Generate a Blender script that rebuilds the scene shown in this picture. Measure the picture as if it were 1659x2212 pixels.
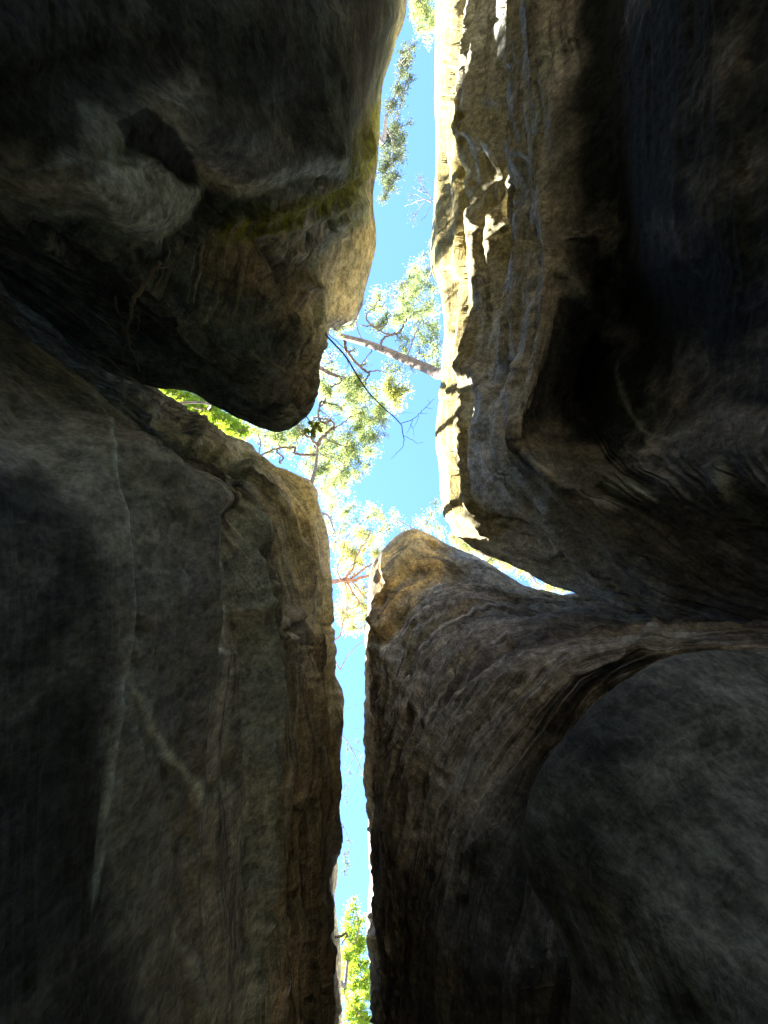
import bpy, math, random
import numpy as np

sc = bpy.context.scene
for o in list(bpy.data.objects):
    bpy.data.objects.remove(o)
R = math.radians

# ------------------------------------------------------------------ camera
# The camera lies on its back at the bottom of the slot: +X is right, +Y is
# down in the picture, +Z is straight up.
cam_d = bpy.data.cameras.new('camera')
cam = bpy.data.objects.new('camera', cam_d)
sc.collection.objects.link(cam)
cam.rotation_euler = (math.pi, 0, 0)
cam.location = (0, 0, 0)
cam_d.sensor_fit = 'VERTICAL'
cam_d.sensor_height = 24.0
cam_d.lens = 17.14
cam_d.clip_start = 0.02
cam_d.clip_end = 600
sc.camera = cam

# ------------------------------------------------------------------ sky, sun, exposure
SUN_EL, SUN_AZ = R(46.5), R(150)          # azimuth: direction of the sun in XY (0 = +X, counter-clockwise)
w = bpy.data.worlds.new("World")
sc.world = w
w.use_nodes = True
nt = w.node_tree
bg = nt.nodes['Background']
sky = nt.nodes.new('ShaderNodeTexSky')
sky.sky_type = 'NISHITA'
sky.sun_disc = False
sky.sun_elevation = SUN_EL
sky.sun_rotation = math.pi / 2 - SUN_AZ
sky.altitude = 200
sky.air_density = 1.0
sky.dust_density = 0.0
sky.ozone_density = 10.0
nt.links.new(sky.outputs[0], bg.inputs[0])
bg.inputs[1].default_value = 0.05
sun_d = bpy.data.lights.new('sun', 'SUN')
sun = bpy.data.objects.new('sun', sun_d)
sc.collection.objects.link(sun)
sun_d.energy = 3.9
sun_d.angle = R(0.53)
sun_d.color = (1.0, 0.95, 0.85)
from mathutils import Vector
sdir = Vector((math.cos(SUN_EL) * math.cos(SUN_AZ), math.cos(SUN_EL) * math.sin(SUN_AZ), math.sin(SUN_EL)))
sun.rotation_euler = sdir.to_track_quat('Z', 'Y').to_euler()
sun.location = (0, 0, 60)

sc.view_settings.view_transform = 'Standard'
sc.view_settings.look = 'None'
sc.view_settings.gamma = 1.0
sc.view_settings.use_curve_mapping = False
sc.view_settings.exposure = 4.15
sc.cycles.max_bounces = 12
sc.cycles.diffuse_bounces = 10
sc.cycles.transmission_bounces = 4
sc.cycles.transparent_max_bounces = 4
sc.cycles.caustics_reflective = False
sc.cycles.caustics_refractive = False
sc.cycles.use_denoising = True
try:
    sc.cycles.denoiser = 'OPENIMAGEDENOISE'
except Exception:
    pass

# ------------------------------------------------------------------ helpers
F, CX, CY = 1580.0, 829.5, 1106.0


def P(px, py, z):
    return ((px - CX) / F * z, (py - CY) / F * z, z)


def vec(p):
    if p[0] == 'w':
        return p[1:4]
    return P(*p)


def W(*a):
    return ('w',) + tuple(float(x) for x in a)


def tag(o, label=None, cat=None, group=None, kind=None):
    if label: o['label'] = label
    if cat: o['category'] = cat
    if group: o['group'] = group
    if kind: o['kind'] = kind
    return o


def link(o, parent=None):
    sc.collection.objects.link(o)
    if parent: o.parent = parent
    return o


def hermite(keys, vals, x):
    """cubic interpolation through (keys, vals); vals may have trailing dims"""
    keys = np.asarray(keys, float); vals = np.asarray(vals, float); x = np.asarray(x, float)
    n = len(keys)
    d = np.diff(keys)
    sl = np.diff(vals, axis=0) / d.reshape((-1,) + (1,) * (vals.ndim - 1))
    m = np.empty_like(vals)
    m[0], m[-1] = sl[0], sl[-1]
    for i in range(1, n - 1):
        a = d[i] / (d[i - 1] + d[i])
        m[i] = (a * sl[i - 1] + (1 - a) * sl[i])
        lo = np.minimum(np.abs(sl[i - 1]), np.abs(sl[i])); hi = np.maximum(np.abs(sl[i - 1]), np.abs(sl[i]))
        m[i] = np.where(hi > 5 * lo, np.clip(m[i], -2.6 * lo, 2.6 * lo), m[i])      # no overshoot where spacing jumps
    i = np.clip(np.searchsorted(keys, x, side='right') - 1, 0, n - 2)
    sh = (-1,) + (1,) * (vals.ndim - 1)
    h = d[i].reshape(sh)
    t = ((x - keys[i]) / d[i]).reshape(sh)
    t2, t3 = t * t, t * t * t
    return ((2 * t3 - 3 * t2 + 1) * vals[i] + (t3 - 2 * t2 + t) * h * m[i]
            + (-2 * t3 + 3 * t2) * vals[i + 1] + (t3 - t2) * h * m[i + 1])


_G = None


def gnoise(p, seed=0):
    """gradient noise, p (n,3) -> about -1..1"""
    global _G
    if _G is None:
        rs = np.random.RandomState(7)
        g = rs.normal(size=(4096, 3)).astype(np.float32)
        _G = g / np.linalg.norm(g, axis=1, keepdims=True)
    p = p.astype(np.float32)
    fl = np.floor(p)
    f = p - fl
    ii = fl.astype(np.int64)
    u = f * f * f * (f * (f * 6 - 15) + 10)
    out = np.zeros(len(p), np.float32)
    for dx in (0, 1):
        wx = u[:, 0] if dx else 1 - u[:, 0]
        hx = (ii[:, 0] + dx) * 73856093
        for dy in (0, 1):
            wy = wx * (u[:, 1] if dy else 1 - u[:, 1])
            hy = hx ^ ((ii[:, 1] + dy) * 19349663)
            for dz in (0, 1):
                wz = wy * (u[:, 2] if dz else 1 - u[:, 2])
                h = (hy ^ ((ii[:, 2] + dz) * 83492791)) + seed * 7919
                h = (h ^ (h >> 13)) * 1274126177
                g = _G[(h ^ (h >> 16)) & 4095]
                out += wz * (g[:, 0] * (f[:, 0] - dx) + g[:, 1] * (f[:, 1] - dy) + g[:, 2] * (f[:, 2] - dz))
    return out * 1.6


def fbm(p, octs, seed=0, gain=0.5, lac=2.03):
    a, s, tot = 1.0, 0, np.zeros(len(p), np.float32)
    for o in range(octs):
        tot += a * gnoise(p, seed + o * 17)
        p = p * lac
        a *= gain
    return tot


def smooth(a, b, x):
    t = np.clip((x - a) / (b - a), 0, 1)
    return t * t * (3 - 2 * t)


def poly_dist(q, pts):
    """distance to a polyline in picture units, signed side (+ = right of travel), 0..1 along"""
    best = np.full(len(q), 1e9, np.float32); side = np.zeros(len(q), np.float32); along = np.zeros(len(q), np.float32)
    pts = np.asarray(pts, np.float32)
    L = np.linalg.norm(np.diff(pts, axis=0), axis=1); C = np.concatenate([[0], np.cumsum(L)]); T = C[-1]
    for i in range(len(pts) - 1):
        a, b = pts[i], pts[i + 1]
        d = b - a
        t = np.clip(((q - a) @ d) / (d @ d), 0, 1)
        r = q - a - t[:, None] * d
        dist = np.hypot(r[:, 0], r[:, 1])
        m = dist < best
        best[m] = dist[m]
        side[m] = np.sign(d[0] * r[m, 1] - d[1] * r[m, 0])
        along[m] = (C[i] + t[m] * L[i]) / T
    return best, side, along


def in_poly(q, poly):
    x, y = q[:, 0], q[:, 1]
    ins = np.zeros(len(q), bool)
    n = len(poly)
    for i in range(n):
        x1, y1 = poly[i]; x2, y2 = poly[(i + 1) % n]
        if y1 == y2: continue
        c = ((y1 > y) != (y2 > y)) & (x < (x2 - x1) * (y - y1) / (y2 - y1) + x1)
        ins ^= c
    return ins


def soft_poly(q, poly, soft):
    d, _, _ = poly_dist(q, list(poly) + [poly[0]])
    s = np.where(in_poly(q, poly), d, -d)
    return smooth(-soft, soft, s)


def spline2(pts, n=6):
    pts = np.asarray(pts, float)
    if len(pts) < 3: return pts
    k = np.arange(len(pts))
    return hermite(k, pts, np.linspace(0, len(pts) - 1, (len(pts) - 1) * n + 1))


STEP = 4.0
FLARE = 0.03
SURF = {}


def rock_mesh(name, rows, beds, flip, strata, rim_row, end, strokes=(), masks=(), rough=1.0, seed=0, step=STEP, flare=FLARE, wave=1.0, along=1.0):
    """A rock skin lofted through bedding lines. rows: list of {s: point}; beds: bedding height of each row."""
    rows = [dict(r) for r in rows]
    e_out, e_in, e_mid = end
    for r in rows:
        a_, b_ = np.array(vec(r[e_out])), np.array(vec(r[e_in]))
        r[e_mid] = W(b_[0], b_[1] + (a_[1] - b_[1]) * .55, b_[2] * .5 + a_[2] * .5)
        r[e_out] = W(b_[0] + (a_[0] - b_[0]) * flare, a_[1], a_[2])
    smax = max(max(r) for r in rows)
    # coarse
    sd = np.linspace(0, smax, 160)
    coarse = np.stack([hermite(sorted(r), [vec(r[k]) for k in sorted(r)], sd) for r in rows])     # rows x s x 3

    def proj(a):
        z = np.maximum(a[..., 2], 0.3)
        return np.stack([a[..., 0] / z * F + CX, a[..., 1] / z * F + CY], -1)
    pc = proj(coarse)
    inside = (pc[..., 0] > -150) & (pc[..., 0] < 1809) & (pc[..., 1] > -150) & (pc[..., 1] < 2362) & (coarse[..., 2] > 0.3)
    # samples across rows
    ts = []
    for i in range(len(rows) - 1):
        d = np.linalg.norm(pc[i + 1] - pc[i], axis=1)
        m = inside[i] | inside[i + 1]
        n = 5
        if m.sum() > 2 and beds[i] is not None and beds[i + 1] is not None:
            n = int(np.clip(np.percentile(d[m], 65) / step, 6, 220))
        ts.append(np.linspace(i, i + 1, n, endpoint=False))
    ts = np.concatenate(ts + [[len(rows) - 1.0]])
    # samples along the rows
    dens = np.linalg.norm(np.diff(pc, axis=1), axis=2)
    m = inside[:, 1:] | inside[:, :-1]
    dm = np.array([np.percentile(dens[m[:, j], j], 60) if m[:, j].any() else 0 for j in range(dens.shape[1])]) / step
    dm = np.maximum(dm, 0.6)
    cum = np.concatenate([[0], np.cumsum(dm)])
    ss = np.interp(np.linspace(0, cum[-1], int(cum[-1])), cum, sd)
    grid = np.stack([hermite(sorted(r), [vec(r[k]) for k in sorted(r)], ss) for r in rows])
    V = hermite(np.arange(len(rows)), grid, ts)                                                  # t x s x 3
    b_keys = [i for i, b in enumerate(beds) if b is not None]
    bed = 10 * np.log(np.maximum(np.interp(ts, b_keys, [beds[i] for i in b_keys]), 0.8))      # thin beds low down, thicker ones higher up
    nt_, ns_ = V.shape[:2]
    bed = np.repeat(bed[:, None], ns_, 1).ravel().astype(np.float32)

    def normals(A):
        dt = np.gradient(A, axis=0); ds = np.gradient(A, axis=1)
        n = np.cross(dt, ds)
        n /= np.linalg.norm(n, axis=2, keepdims=True) + 1e-9
        return n * (-1 if flip else 1)
    N = normals(V).reshape(-1, 3).astype(np.float32)
    X = V.reshape(-1, 3).astype(np.float32)
    q = proj(X).astype(np.float32)
    vis = (q[:, 0] > -300) & (q[:, 0] < 1960) & (q[:, 1] > -300) & (q[:, 1] < 2500) & (X[:, 2] > 0.3)

    at = {'moss': np.zeros(len(X), np.float32), 'pale': np.zeros(len(X), np.float32), 'slick': np.zeros(len(X), np.float32),
          'warm': np.zeros(len(X), np.float32), 'stain_shade': np.zeros(len(X), np.float32)}
    for (attr, poly, soft, amt) in masks:
        bb = np.asarray(poly)
        sel = np.where(vis & (q[:, 0] > bb[:, 0].min() - soft) & (q[:, 0] < bb[:, 0].max() + soft)
                       & (q[:, 1] > bb[:, 1].min() - soft) & (q[:, 1] < bb[:, 1].max() + soft))[0]
        if len(sel) == 0: continue
        qq = q[sel] + np.stack([gnoise(X[sel] * 2.3, 3), gnoise(X[sel] * 2.3, 4)], 1) * soft * 0.8
        v = soft_poly(qq, poly, soft) * amt
        at[attr][sel] = np.maximum(at[attr][sel], v) if amt > 0 else np.clip(at[attr][sel] + v, 0, 1)
    slick = at['slick']

    # --- large lumps
    D = np.zeros(len(X), np.float32)
    zs = np.clip(X[:, 2] / 8.0, 0.12, 1.4)
    near_rim = None
    row_of = np.repeat(ts[:, None], ns_, 1).ravel()
    taper = 1 - 0.72 * np.where(row_of > rim_row, 1.0, np.exp(-((row_of - rim_row) / 0.5) ** 2))
    D += 0.15 * gnoise(X * 0.55, 11 + seed) * rough * zs * taper * (1 - .6 * slick)
    D += 0.070 * gnoise(X * 1.7, 12 + seed) * rough * zs * taper * (1 - .6 * slick)
    # --- sculpted cracks, ridges, steps and hollows
    zs = zs * (0.45 + 0.55 * (taper - 0.28) / 0.72)
    for stv in strokes:
        kind, pts, wd, amp = stv[:4]
        pts = spline2(pts, 5) if kind != 'bowl' else np.asarray(pts, float)
        reach = wd * (2.4 if kind == 'bowl' else 4.6) + 8
        sel = np.where(vis & (q[:, 0] > pts[:, 0].min() - reach) & (q[:, 0] < pts[:, 0].max() + reach)
                       & (q[:, 1] > pts[:, 1].min() - reach) & (q[:, 1] < pts[:, 1].max() + reach))[0]
        if len(sel) == 0: continue
        jit = np.stack([fbm(X[sel] * 6, 2, 31), fbm(X[sel] * 6, 2, 32)], 1) * min(wd * 0.3, 7)
        qq = q[sel] + jit
        if kind == 'bowl':
            D[sel] += amp * zs[sel] * soft_poly(qq, pts, wd * 1.6)
            continue
        d, s, al = poly_dist(qq, pts)
        fade = smooth(0, 0.12, al) * smooth(0, 0.12, 1 - al)
        if kind == 'lit_line':  # painted light: pale line along edges that catch the slot's light
            wv = wd * (0.6 + 0.8 * smooth(-.5, .5, gnoise(X[sel] * 5, 9)))
            at['pale'][sel] = np.maximum(at['pale'][sel], amp * np.exp(-(d / wv) ** 2) * fade)
        elif kind == 'ridge':
            D[sel] += amp * zs[sel] * np.exp(-(d / wd) ** 2) * fade
        elif kind == 'step':      # the right-hand side of the stroke stands proud, melting away over the reach
            sdist = d * s
            f_ = smooth(-wd * 0.5, wd * 0.5, sdist) * (1 - smooth(wd, wd * 4.0, sdist))
            D[sel] += amp * zs[sel] * f_ * fade
    allX, allN, allD = X, N, D
    vi = np.where(vis)[0]
    X, D, slick_v, bedv = X[vi], np.zeros(len(vi), np.float32), slick[vi], bed[vi]
    # --- bedding: proud and worn-back layers that swirl a little
    wx = X * np.array([0.8, 0.8 * along, 0.5], np.float32)
    warp = wave * 0.55 * gnoise(wx, 21 + seed) + (.3 + .7 * wave) * 0.2 * gnoise(wx * 2.7, 22 + seed) + 0.07 * gnoise(wx * 7.5, 23 + seed)
    bz = bedv + warp
    sk = strata * (1 - 0.9 * slick_v)
    zsc = np.clip(X[:, 2] / 7.0, 0.2, 1.3)
    for (fz, fx, a, sd_) in ((0.6, 0.25, 0.040 * wave, 41), (1.4, 0.35, 0.050, 42), (3.0, 0.5, 0.050, 43), (6.3, 0.9, 0.034, 44), (13, 1.8, 0.016, 45)):
        pv = np.stack([X[:, 0] * fx, X[:, 1] * fx * along, bz * fz], 1)
        n = gnoise(pv, sd_ + seed)
        n = np.sign(n) * np.abs(n) ** 0.75
        D += a * n * sk * zsc
    for fz, fx, a, wd_, sd_ in ((1.1, 0.35, 0.055, .10, 141), (2.4, 0.55, 0.050, .13, 142), (4.6, 0.9, 0.030, .16, 143)):
        n = gnoise(np.stack([X[:, 0] * fx, X[:, 1] * fx * along, bz * fz], 1), sd_ + seed)
        m_ = smooth(-.25, .35, gnoise(np.stack([X[:, 0] * fx * 1.5, X[:, 1] * fx * 1.5 * along, bz * fz * .5], 1), sd_ + 9))
        D -= a * np.exp(-(n / wd_) ** 2) * m_ * sk * zsc
    # --- pitting and roughness
    pit = gnoise(X * np.array([5, 5, 3.2], np.float32), 51 + seed)
    D -= 0.05 * smooth(0.42, 0.8, pit) * (1 - slick_v) * zsc * min(1, strata)
    D += 0.012 * fbm(X * 9.0, 3, 61 + seed) * (1 - 0.6 * slick_v) * zsc
    D += 0.009 * fbm(X * np.array([7, 4, 7], np.float32), 4, 81 + seed, .6) * (.35 + .65 * slick_v)
    D -= 0.012 * smooth(0.35, 0.75, gnoise(X * np.array([11, 6, 11], np.float32), 91 + seed)) * slick_v
    D += 0.0035 * fbm(X * 45.0, 2, 71 + seed) * np.maximum(zsc, .45)
    allD[vi] += D * (0.16 + 0.84 * (taper[vi] - 0.28) / 0.72)
    bz, bz_v = bed.copy(), bz
    bz[vi] = bz_v
    X = allX + allN * allD[:, None]
    if isinstance(globals().get('_dbg'), dict): _dbg[name] = (nt_, ns_)

    me = bpy.data.meshes.new(name)
    me.vertices.add(len(X)); me.vertices.foreach_set('co', X.astype(np.float32).ravel())
    idx = np.arange(nt_ * ns_).reshape(nt_, ns_)
    a, b, c, d = idx[:-1, :-1], idx[1:, :-1], idx[1:, 1:], idx[:-1, 1:]
    quads = np.stack([a, b, c, d] if not flip else [a, d, c, b], -1).reshape(-1, 4)
    me.loops.add(quads.size); me.loops.foreach_set('vertex_index', quads.ravel().astype(np.int32))
    me.polygons.add(len(quads)); me.polygons.foreach_set('loop_start', (np.arange(len(quads)) * 4).astype(np.int32))
    me.polygons.foreach_set('use_smooth', np.ones(len(quads), bool))
    me.update()
    at['bed'] = bz
    for k, v in at.items():
        A = me.attributes.new(k, 'FLOAT', 'POINT')
        A.data.foreach_set('value', np.asarray(v, np.float32))
    SURF[name] = (proj(X), X)
    print(name, nt_, ns_, len(quads))
    return me


# ------------------------------------------------------------------ materials
def rock_material(name, tan, grey, dark, green, contrast=1.0, dark_amt=0.5, streak=0.5, mottle=0.85, warm_tint=(0.46, 0.345, 0.15), along=1.0):
    m = bpy.data.materials.new(name); m.use_nodes = True
    t = m.node_tree; N_ = t.nodes; L = t.links
    bs = N_['Principled BSDF']
    bs.inputs['Roughness'].default_value = 0.9
    bs.inputs['Specular IOR Level'].default_value = 0.08

    def attr(n):
        a = N_.new('ShaderNodeAttribute'); a.attribute_name = n; return a.outputs['Fac']

    def noise(vec_, scale, detail=4, rough=0.55, dist=0.0):
        n = N_.new('ShaderNodeTexNoise'); n.inputs['Scale'].default_value = scale
        n.inputs['Detail'].default_value = detail; n.inputs['Roughness'].default_value = rough
        n.inputs['Distortion'].default_value = dist
        L.new(vec_, n.inputs['Vector']); return n.outputs['Fac']

    def ramp(v, lo, hi):
        r = N_.new('ShaderNodeMapRange'); r.interpolation_type = 'SMOOTHSTEP'
        r.inputs['From Min'].default_value = lo; r.inputs['From Max'].default_value = hi
        L.new(v, r.inputs['Value']); return r.outputs['Result']

    def mix(fac, a, b, mode='MIX'):
        x = N_.new('ShaderNodeMix'); x.data_type = 'RGBA'; x.blend_type = mode
        if isinstance(fac, float): x.inputs['Factor'].default_value = fac
        else: L.new(fac, x.inputs['Factor'])
        for s_, v in ((6, a), (7, b)):
            if isinstance(v, tuple): x.inputs[s_].default_value = (*v, 1)
            else: L.new(v, x.inputs[s_])
        return x.outputs[2]

    def math_(op, a, b):
        x = N_.new('ShaderNodeMath'); x.operation = op
        for i, v in enumerate((a, b)):
            if isinstance(v, (int, float)): x.inputs[i].default_value = v
            else: L.new(v, x.inputs[i])
        return x.outputs[0]

    geo = N_.new('ShaderNodeNewGeometry')
    pos = geo.outputs['Position']
    sep = N_.new('ShaderNodeSeparateXYZ'); L.new(pos, sep.inputs[0])
    cd = N_.new('ShaderNodeCombineXYZ')      # weathering runs down the rock
    L.new(sep.outputs[0], cd.inputs[0]); L.new(sep.outputs[1], cd.inputs[1]); L.new(math_('MULTIPLY', sep.outputs[2], 0.4), cd.inputs[2])
    run = cd.outputs[0]
    com = N_.new('ShaderNodeCombineXYZ')
    L.new(math_('MULTIPLY', sep.outputs[0], 0.6), com.inputs[0])
    L.new(math_('MULTIPLY', sep.outputs[1], 0.6 * along), com.inputs[1])
    L.new(math_('MULTIPLY', attr('bed'), 1.5), com.inputs[2])
    bv = com.outputs[0]
    com2 = N_.new('ShaderNodeCombineXYZ')
    L.new(math_('MULTIPLY', sep.outputs[0], 1.5), com2.inputs[0])
    L.new(math_('MULTIPLY', sep.outputs[1], 1.5 * along), com2.inputs[1])
    L.new(math_('MULTIPLY', attr('bed'), 5.0), com2.inputs[2])
    bv2 = com2.outputs[0]
    slick = attr('slick')
    # tan to grey by big weathering patches, then warm: brown stone, and sun colour painted on lit rims
    c = mix(ramp(noise(run, 0.9, 5), 0.38, 0.62), grey, tan)
    c = mix(attr('warm'), c, warm_tint)
    band = ramp(noise(bv, 1.0, 3, 0.6), 0.40, 0.62)
    band = math_('MULTIPLY', band, math_('SUBTRACT', 1.0, math_('MULTIPLY', slick, 0.85)))
    c = mix(math_('MULTIPLY', band, 0.7 * contrast), c, dark)
    lt = ramp(noise(bv2, 0.8, 4, 0.6, 0.3), 0.47, 0.6)
    lt = math_('MULTIPLY', lt, math_('SUBTRACT', 1.0, math_('MULTIPLY', slick, 0.9)))
    lt = math_('MULTIPLY', lt, math_('SUBTRACT', 1.0, math_('MULTIPLY', attr('warm'), 0.85)))
    c = mix(math_('MULTIPLY', lt, 0.9 * min(1, contrast * 1.1) if contrast > .5 else 0.0), c, tuple(min(.5, v * 1.2) for v in tan))
    band2 = ramp(noise(bv2, 1.3, 3, 0.65, 0.3), 0.5, 0.64)
    band2 = math_('MULTIPLY', band2, math_('SUBTRACT', 1.0, math_('MULTIPLY', slick, 0.85)))
    c = mix(math_('MULTIPLY', band2, 0.8 * contrast), c, dark)
    # black lichen / varnish blotches
    bl = ramp(noise(run, 1.6, 7, 0.62, 0.6), 0.52, 0.66)
    c = mix(math_('MULTIPLY', bl, dark_amt), c, dark)
    # algae film
    al = ramp(noise(run, 1.1, 5, 0.6), 0.42, 0.66)
    c = mix(math_('MULTIPLY', math_('MULTIPLY', al, 0.55), math_('SUBTRACT', 1.0, attr('warm'))), c, green)
    mo = math_('MULTIPLY', attr('moss'), ramp(noise(bv, 2.2, 5, 0.65), 0.36, 0.52))
    c = mix(mo, c, (0.20, 0.22, 0.03))
    # water streaks: thin grey-green films running along the beds on the smooth faces
    c3 = N_.new('ShaderNodeCombineXYZ')
    L.new(math_('MULTIPLY', sep.outputs[0], 2.0), c3.inputs[0]); L.new(math_('MULTIPLY', sep.outputs[1], 0.8), c3.inputs[1]); L.new(math_('MULTIPLY', sep.outputs[2], 7.0), c3.inputs[2])
    sk_ = ramp(noise(c3.outputs[0], 1.0, 5, 0.6, 0.5), 0.50, 0.68)
    c = mix(math_('MULTIPLY', math_('MULTIPLY', sk_, slick), streak), c, tuple(min(.34, v * 1.5) for v in green))
    st_ = math_('MULTIPLY', attr('stain_shade'), ramp(noise(run, 1.3, 6, 0.62, 0.4), 0.15, 0.5))  # near-black film, also painting shade into recesses and low faces
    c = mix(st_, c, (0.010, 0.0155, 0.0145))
    c = mix(attr('pale'), c, (0.41, 0.47, 0.38))  # light on ridges and ribs put into the colour, plus pale algae
    # mottled grime at several sizes, then grit
    mt = N_.new('ShaderNodeMapRange'); L.new(noise(run, 5.5, 8, 0.68, 0.4), mt.inputs['Value'])
    mt.inputs['From Min'].default_value = 0.36; mt.inputs['From Max'].default_value = 0.64
    mt.inputs['To Min'].default_value = 0.55; mt.inputs['To Max'].default_value = 1.45
    m3 = N_.new('ShaderNodeCombineXYZ')
    for i in range(3): L.new(mt.outputs[0], m3.inputs[i])
    c = mix(mottle, c, m3.outputs[0], 'MULTIPLY')
    mt2 = N_.new('ShaderNodeMapRange'); L.new(noise(run, 17, 7, 0.72, 0.3), mt2.inputs['Value'])
    mt2.inputs['From Min'].default_value = 0.38; mt2.inputs['From Max'].default_value = 0.62
    mt2.inputs['To Min'].default_value = 0.6; mt2.inputs['To Max'].default_value = 1.5
    m4 = N_.new('ShaderNodeCombineXYZ')
    for i in range(3): L.new(mt2.outputs[0], m4.inputs[i])
    c = mix(0.9, c, m4.outputs[0], 'MULTIPLY')
    # grain
    gr = noise(run, 48, 6, 0.75)
    gcol = N_.new('ShaderNodeMapRange'); L.new(gr, gcol.inputs['Value'])
    gcol.inputs['From Min'].default_value = 0.3; gcol.inputs['From Max'].default_value = 0.7
    gcol.inputs['To Min'].default_value = 0.62; gcol.inputs['To Max'].default_value = 1.5
    g3 = N_.new('ShaderNodeCombineXYZ')
    for i in range(3): L.new(gcol.outputs[0], g3.inputs[i])
    c = mix(1.0, c, g3.outputs[0], 'MULTIPLY')
    L.new(c, bs.inputs['Base Color'])
    # relief finer than the mesh
    b1 = N_.new('ShaderNodeBump'); b1.inputs['Strength'].default_value = 0.8; b1.inputs['Distance'].default_value = 0.04
    L.new(math_('MULTIPLY', noise(bv2, 1.7, 4, 0.65), math_('SUBTRACT', 1.0, slick)), b1.inputs['Height'])
    b2 = N_.new('ShaderNodeBump'); b2.inputs['Strength'].default_value = 0.9; b2.inputs['Distance'].default_value = 0.02
    L.new(noise(run, 24, 8, 0.76), b2.inputs['Height'])
    L.new(b1.outputs[0], b2.inputs['Normal'])
    L.new(b2.outputs[0], bs.inputs['Normal'])
    return m


TAN, GREY, DARK, GREEN = (0.36, 0.27, 0.16), (0.27, 0.25, 0.20), (0.045, 0.04, 0.034), (0.10, 0.125, 0.085)
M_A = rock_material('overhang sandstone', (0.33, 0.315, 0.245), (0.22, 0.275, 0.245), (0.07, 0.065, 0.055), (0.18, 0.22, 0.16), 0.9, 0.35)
M_B = rock_material('slot wall sandstone', (0.40, 0.37, 0.275), (0.33, 0.345, 0.28), (0.075, 0.065, 0.05), (0.27, 0.31, 0.23), 0.85, 0.12, 0.7, 0.45, (0.46, 0.345, 0.15), .25)
M_C = rock_material('sunlit wall sandstone', (0.44, 0.415, 0.325), (0.45, 0.445, 0.385), (0.075, 0.068, 0.052), (0.44, 0.44, 0.37), 0.55, 0.05, 0.3, 0.3, (0.28, 0.222, 0.07), .4)
M_D = rock_material('prow sandstone', (0.38, 0.345, 0.285), (0.34, 0.33, 0.295), (0.085, 0.075, 0.068), (0.30, 0.30, 0.25), 1.0, 0.2, 0.4, 0.6, (0.50, 0.33, 0.10))
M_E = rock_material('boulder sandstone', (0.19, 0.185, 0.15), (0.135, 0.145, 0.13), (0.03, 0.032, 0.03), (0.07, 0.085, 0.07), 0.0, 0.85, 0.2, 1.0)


def offs(row, f):
    return {k: ('w', *f(k, vec(p))) for k, p in row.items()}


def rowd(lst):
    return {i: p for i, p in enumerate(lst)}




# ------------------------------------------------------------------ canyon floor
def simple_mat(name, col, rough=0.9):
    m = bpy.data.materials.new(name); m.use_nodes = True
    b = m.node_tree.nodes['Principled BSDF']
    b.inputs['Base Color'].default_value = (*col, 1); b.inputs['Roughness'].default_value = rough
    return m


def floor_mat():
    m = simple_mat('sandy floor', (0.2, 0.15, 0.09))
    t = m.node_tree; b = t.nodes['Principled BSDF']
    n = t.nodes.new('ShaderNodeTexNoise'); n.inputs['Scale'].default_value = 3; n.inputs['Detail'].default_value = 8
    g = t.nodes.new('ShaderNodeNewGeometry'); t.links.new(g.outputs['Position'], n.inputs['Vector'])
    r = t.nodes.new('ShaderNodeValToRGB'); r.color_ramp.elements[0].color = (0.10, 0.075, 0.045, 1); r.color_ramp.elements[1].color = (0.27, 0.2, 0.12, 1)
    t.links.new(n.outputs['Fac'], r.inputs[0]); t.links.new(r.outputs[0], b.inputs['Base Color'])
    return m


n_ = 60
gx = np.concatenate([[-300, -80, -20], np.linspace(-5, 5, 41), [20, 80, 300]])
gy = np.concatenate([[-300, -80], np.linspace(-22, 22, 89), [80, 300]])
GX, GY = np.meshgrid(gx, gy, indexing='ij')
gp = np.stack([GX.ravel(), GY.ravel(), np.full(GX.size, -1.65)], 1)
gp[:, 2] += 0.06 * fbm(gp * np.array([1, 1, 0]) * 0.9, 3, 5)
gi = np.arange(GX.size).reshape(GX.shape)
gf = np.stack([gi[:-1, :-1], gi[1:, :-1], gi[1:, 1:], gi[:-1, 1:]], -1).reshape(-1, 4)
me = bpy.data.meshes.new('ground'); me.from_pydata(gp.tolist(), [], gf.tolist()); me.materials.append(floor_mat())
tag(link(bpy.data.objects.new('ground', me)), kind='structure')

# ------------------------------------------------------------------ right upper wall (C)
c_rim = rowd([W(1.6, -17, 11.3), (940, -60, 11.2), (940, 200, 11.2), (938, 400, 11.1), (929, 560, 11), (950, 640, 11), (956, 790, 11), (938, 930, 10.8),
              (945, 1020, 10.6), (955, 1112, 10.2), (996, 1156, 9.9), (1046, 1186, 9.4), (1116, 1217, 8.8), (1180, 1257, 8.2), (1400, 1322, 6.2),
              (1659, 1400, 4.6), (2600, 1600, 3)])
c1 = rowd([W(2.2, -14, 9.4), (1000, -60, 9.3), (1000, 200, 9.3), (1002, 400, 9.3), (995, 560, 9.3), (997, 640, 9.3), (988, 790, 9.3), (985, 930, 9.2),
           (992, 1020, 9), (1003, 1085, 8.8), (1045, 1140, 8.5), (1130, 1190, 8), (1200, 1225, 7.5), (1275, 1262, 7), (1430, 1318, 5.6), (1680, 1390, 4.3), (2600, 1550, 2.8)])
c2 = rowd([W(3.2, -11, 7.5), (1085, -60, 8.1), (1090, 200, 8.1), (1090, 400, 8.1), (1085, 560, 8.1), (1080, 640, 8.1), (1070, 790, 8.1), (1055, 930, 7.9),
           (1060, 1010, 7.5), (1090, 1050, 7.2), (1140, 1100, 7), (1210, 1150, 6.7), (1280, 1190, 6.4), (1350, 1240, 6), (1480, 1300, 5.2), (1720, 1370, 4), (2600, 1500, 2.6)])
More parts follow.
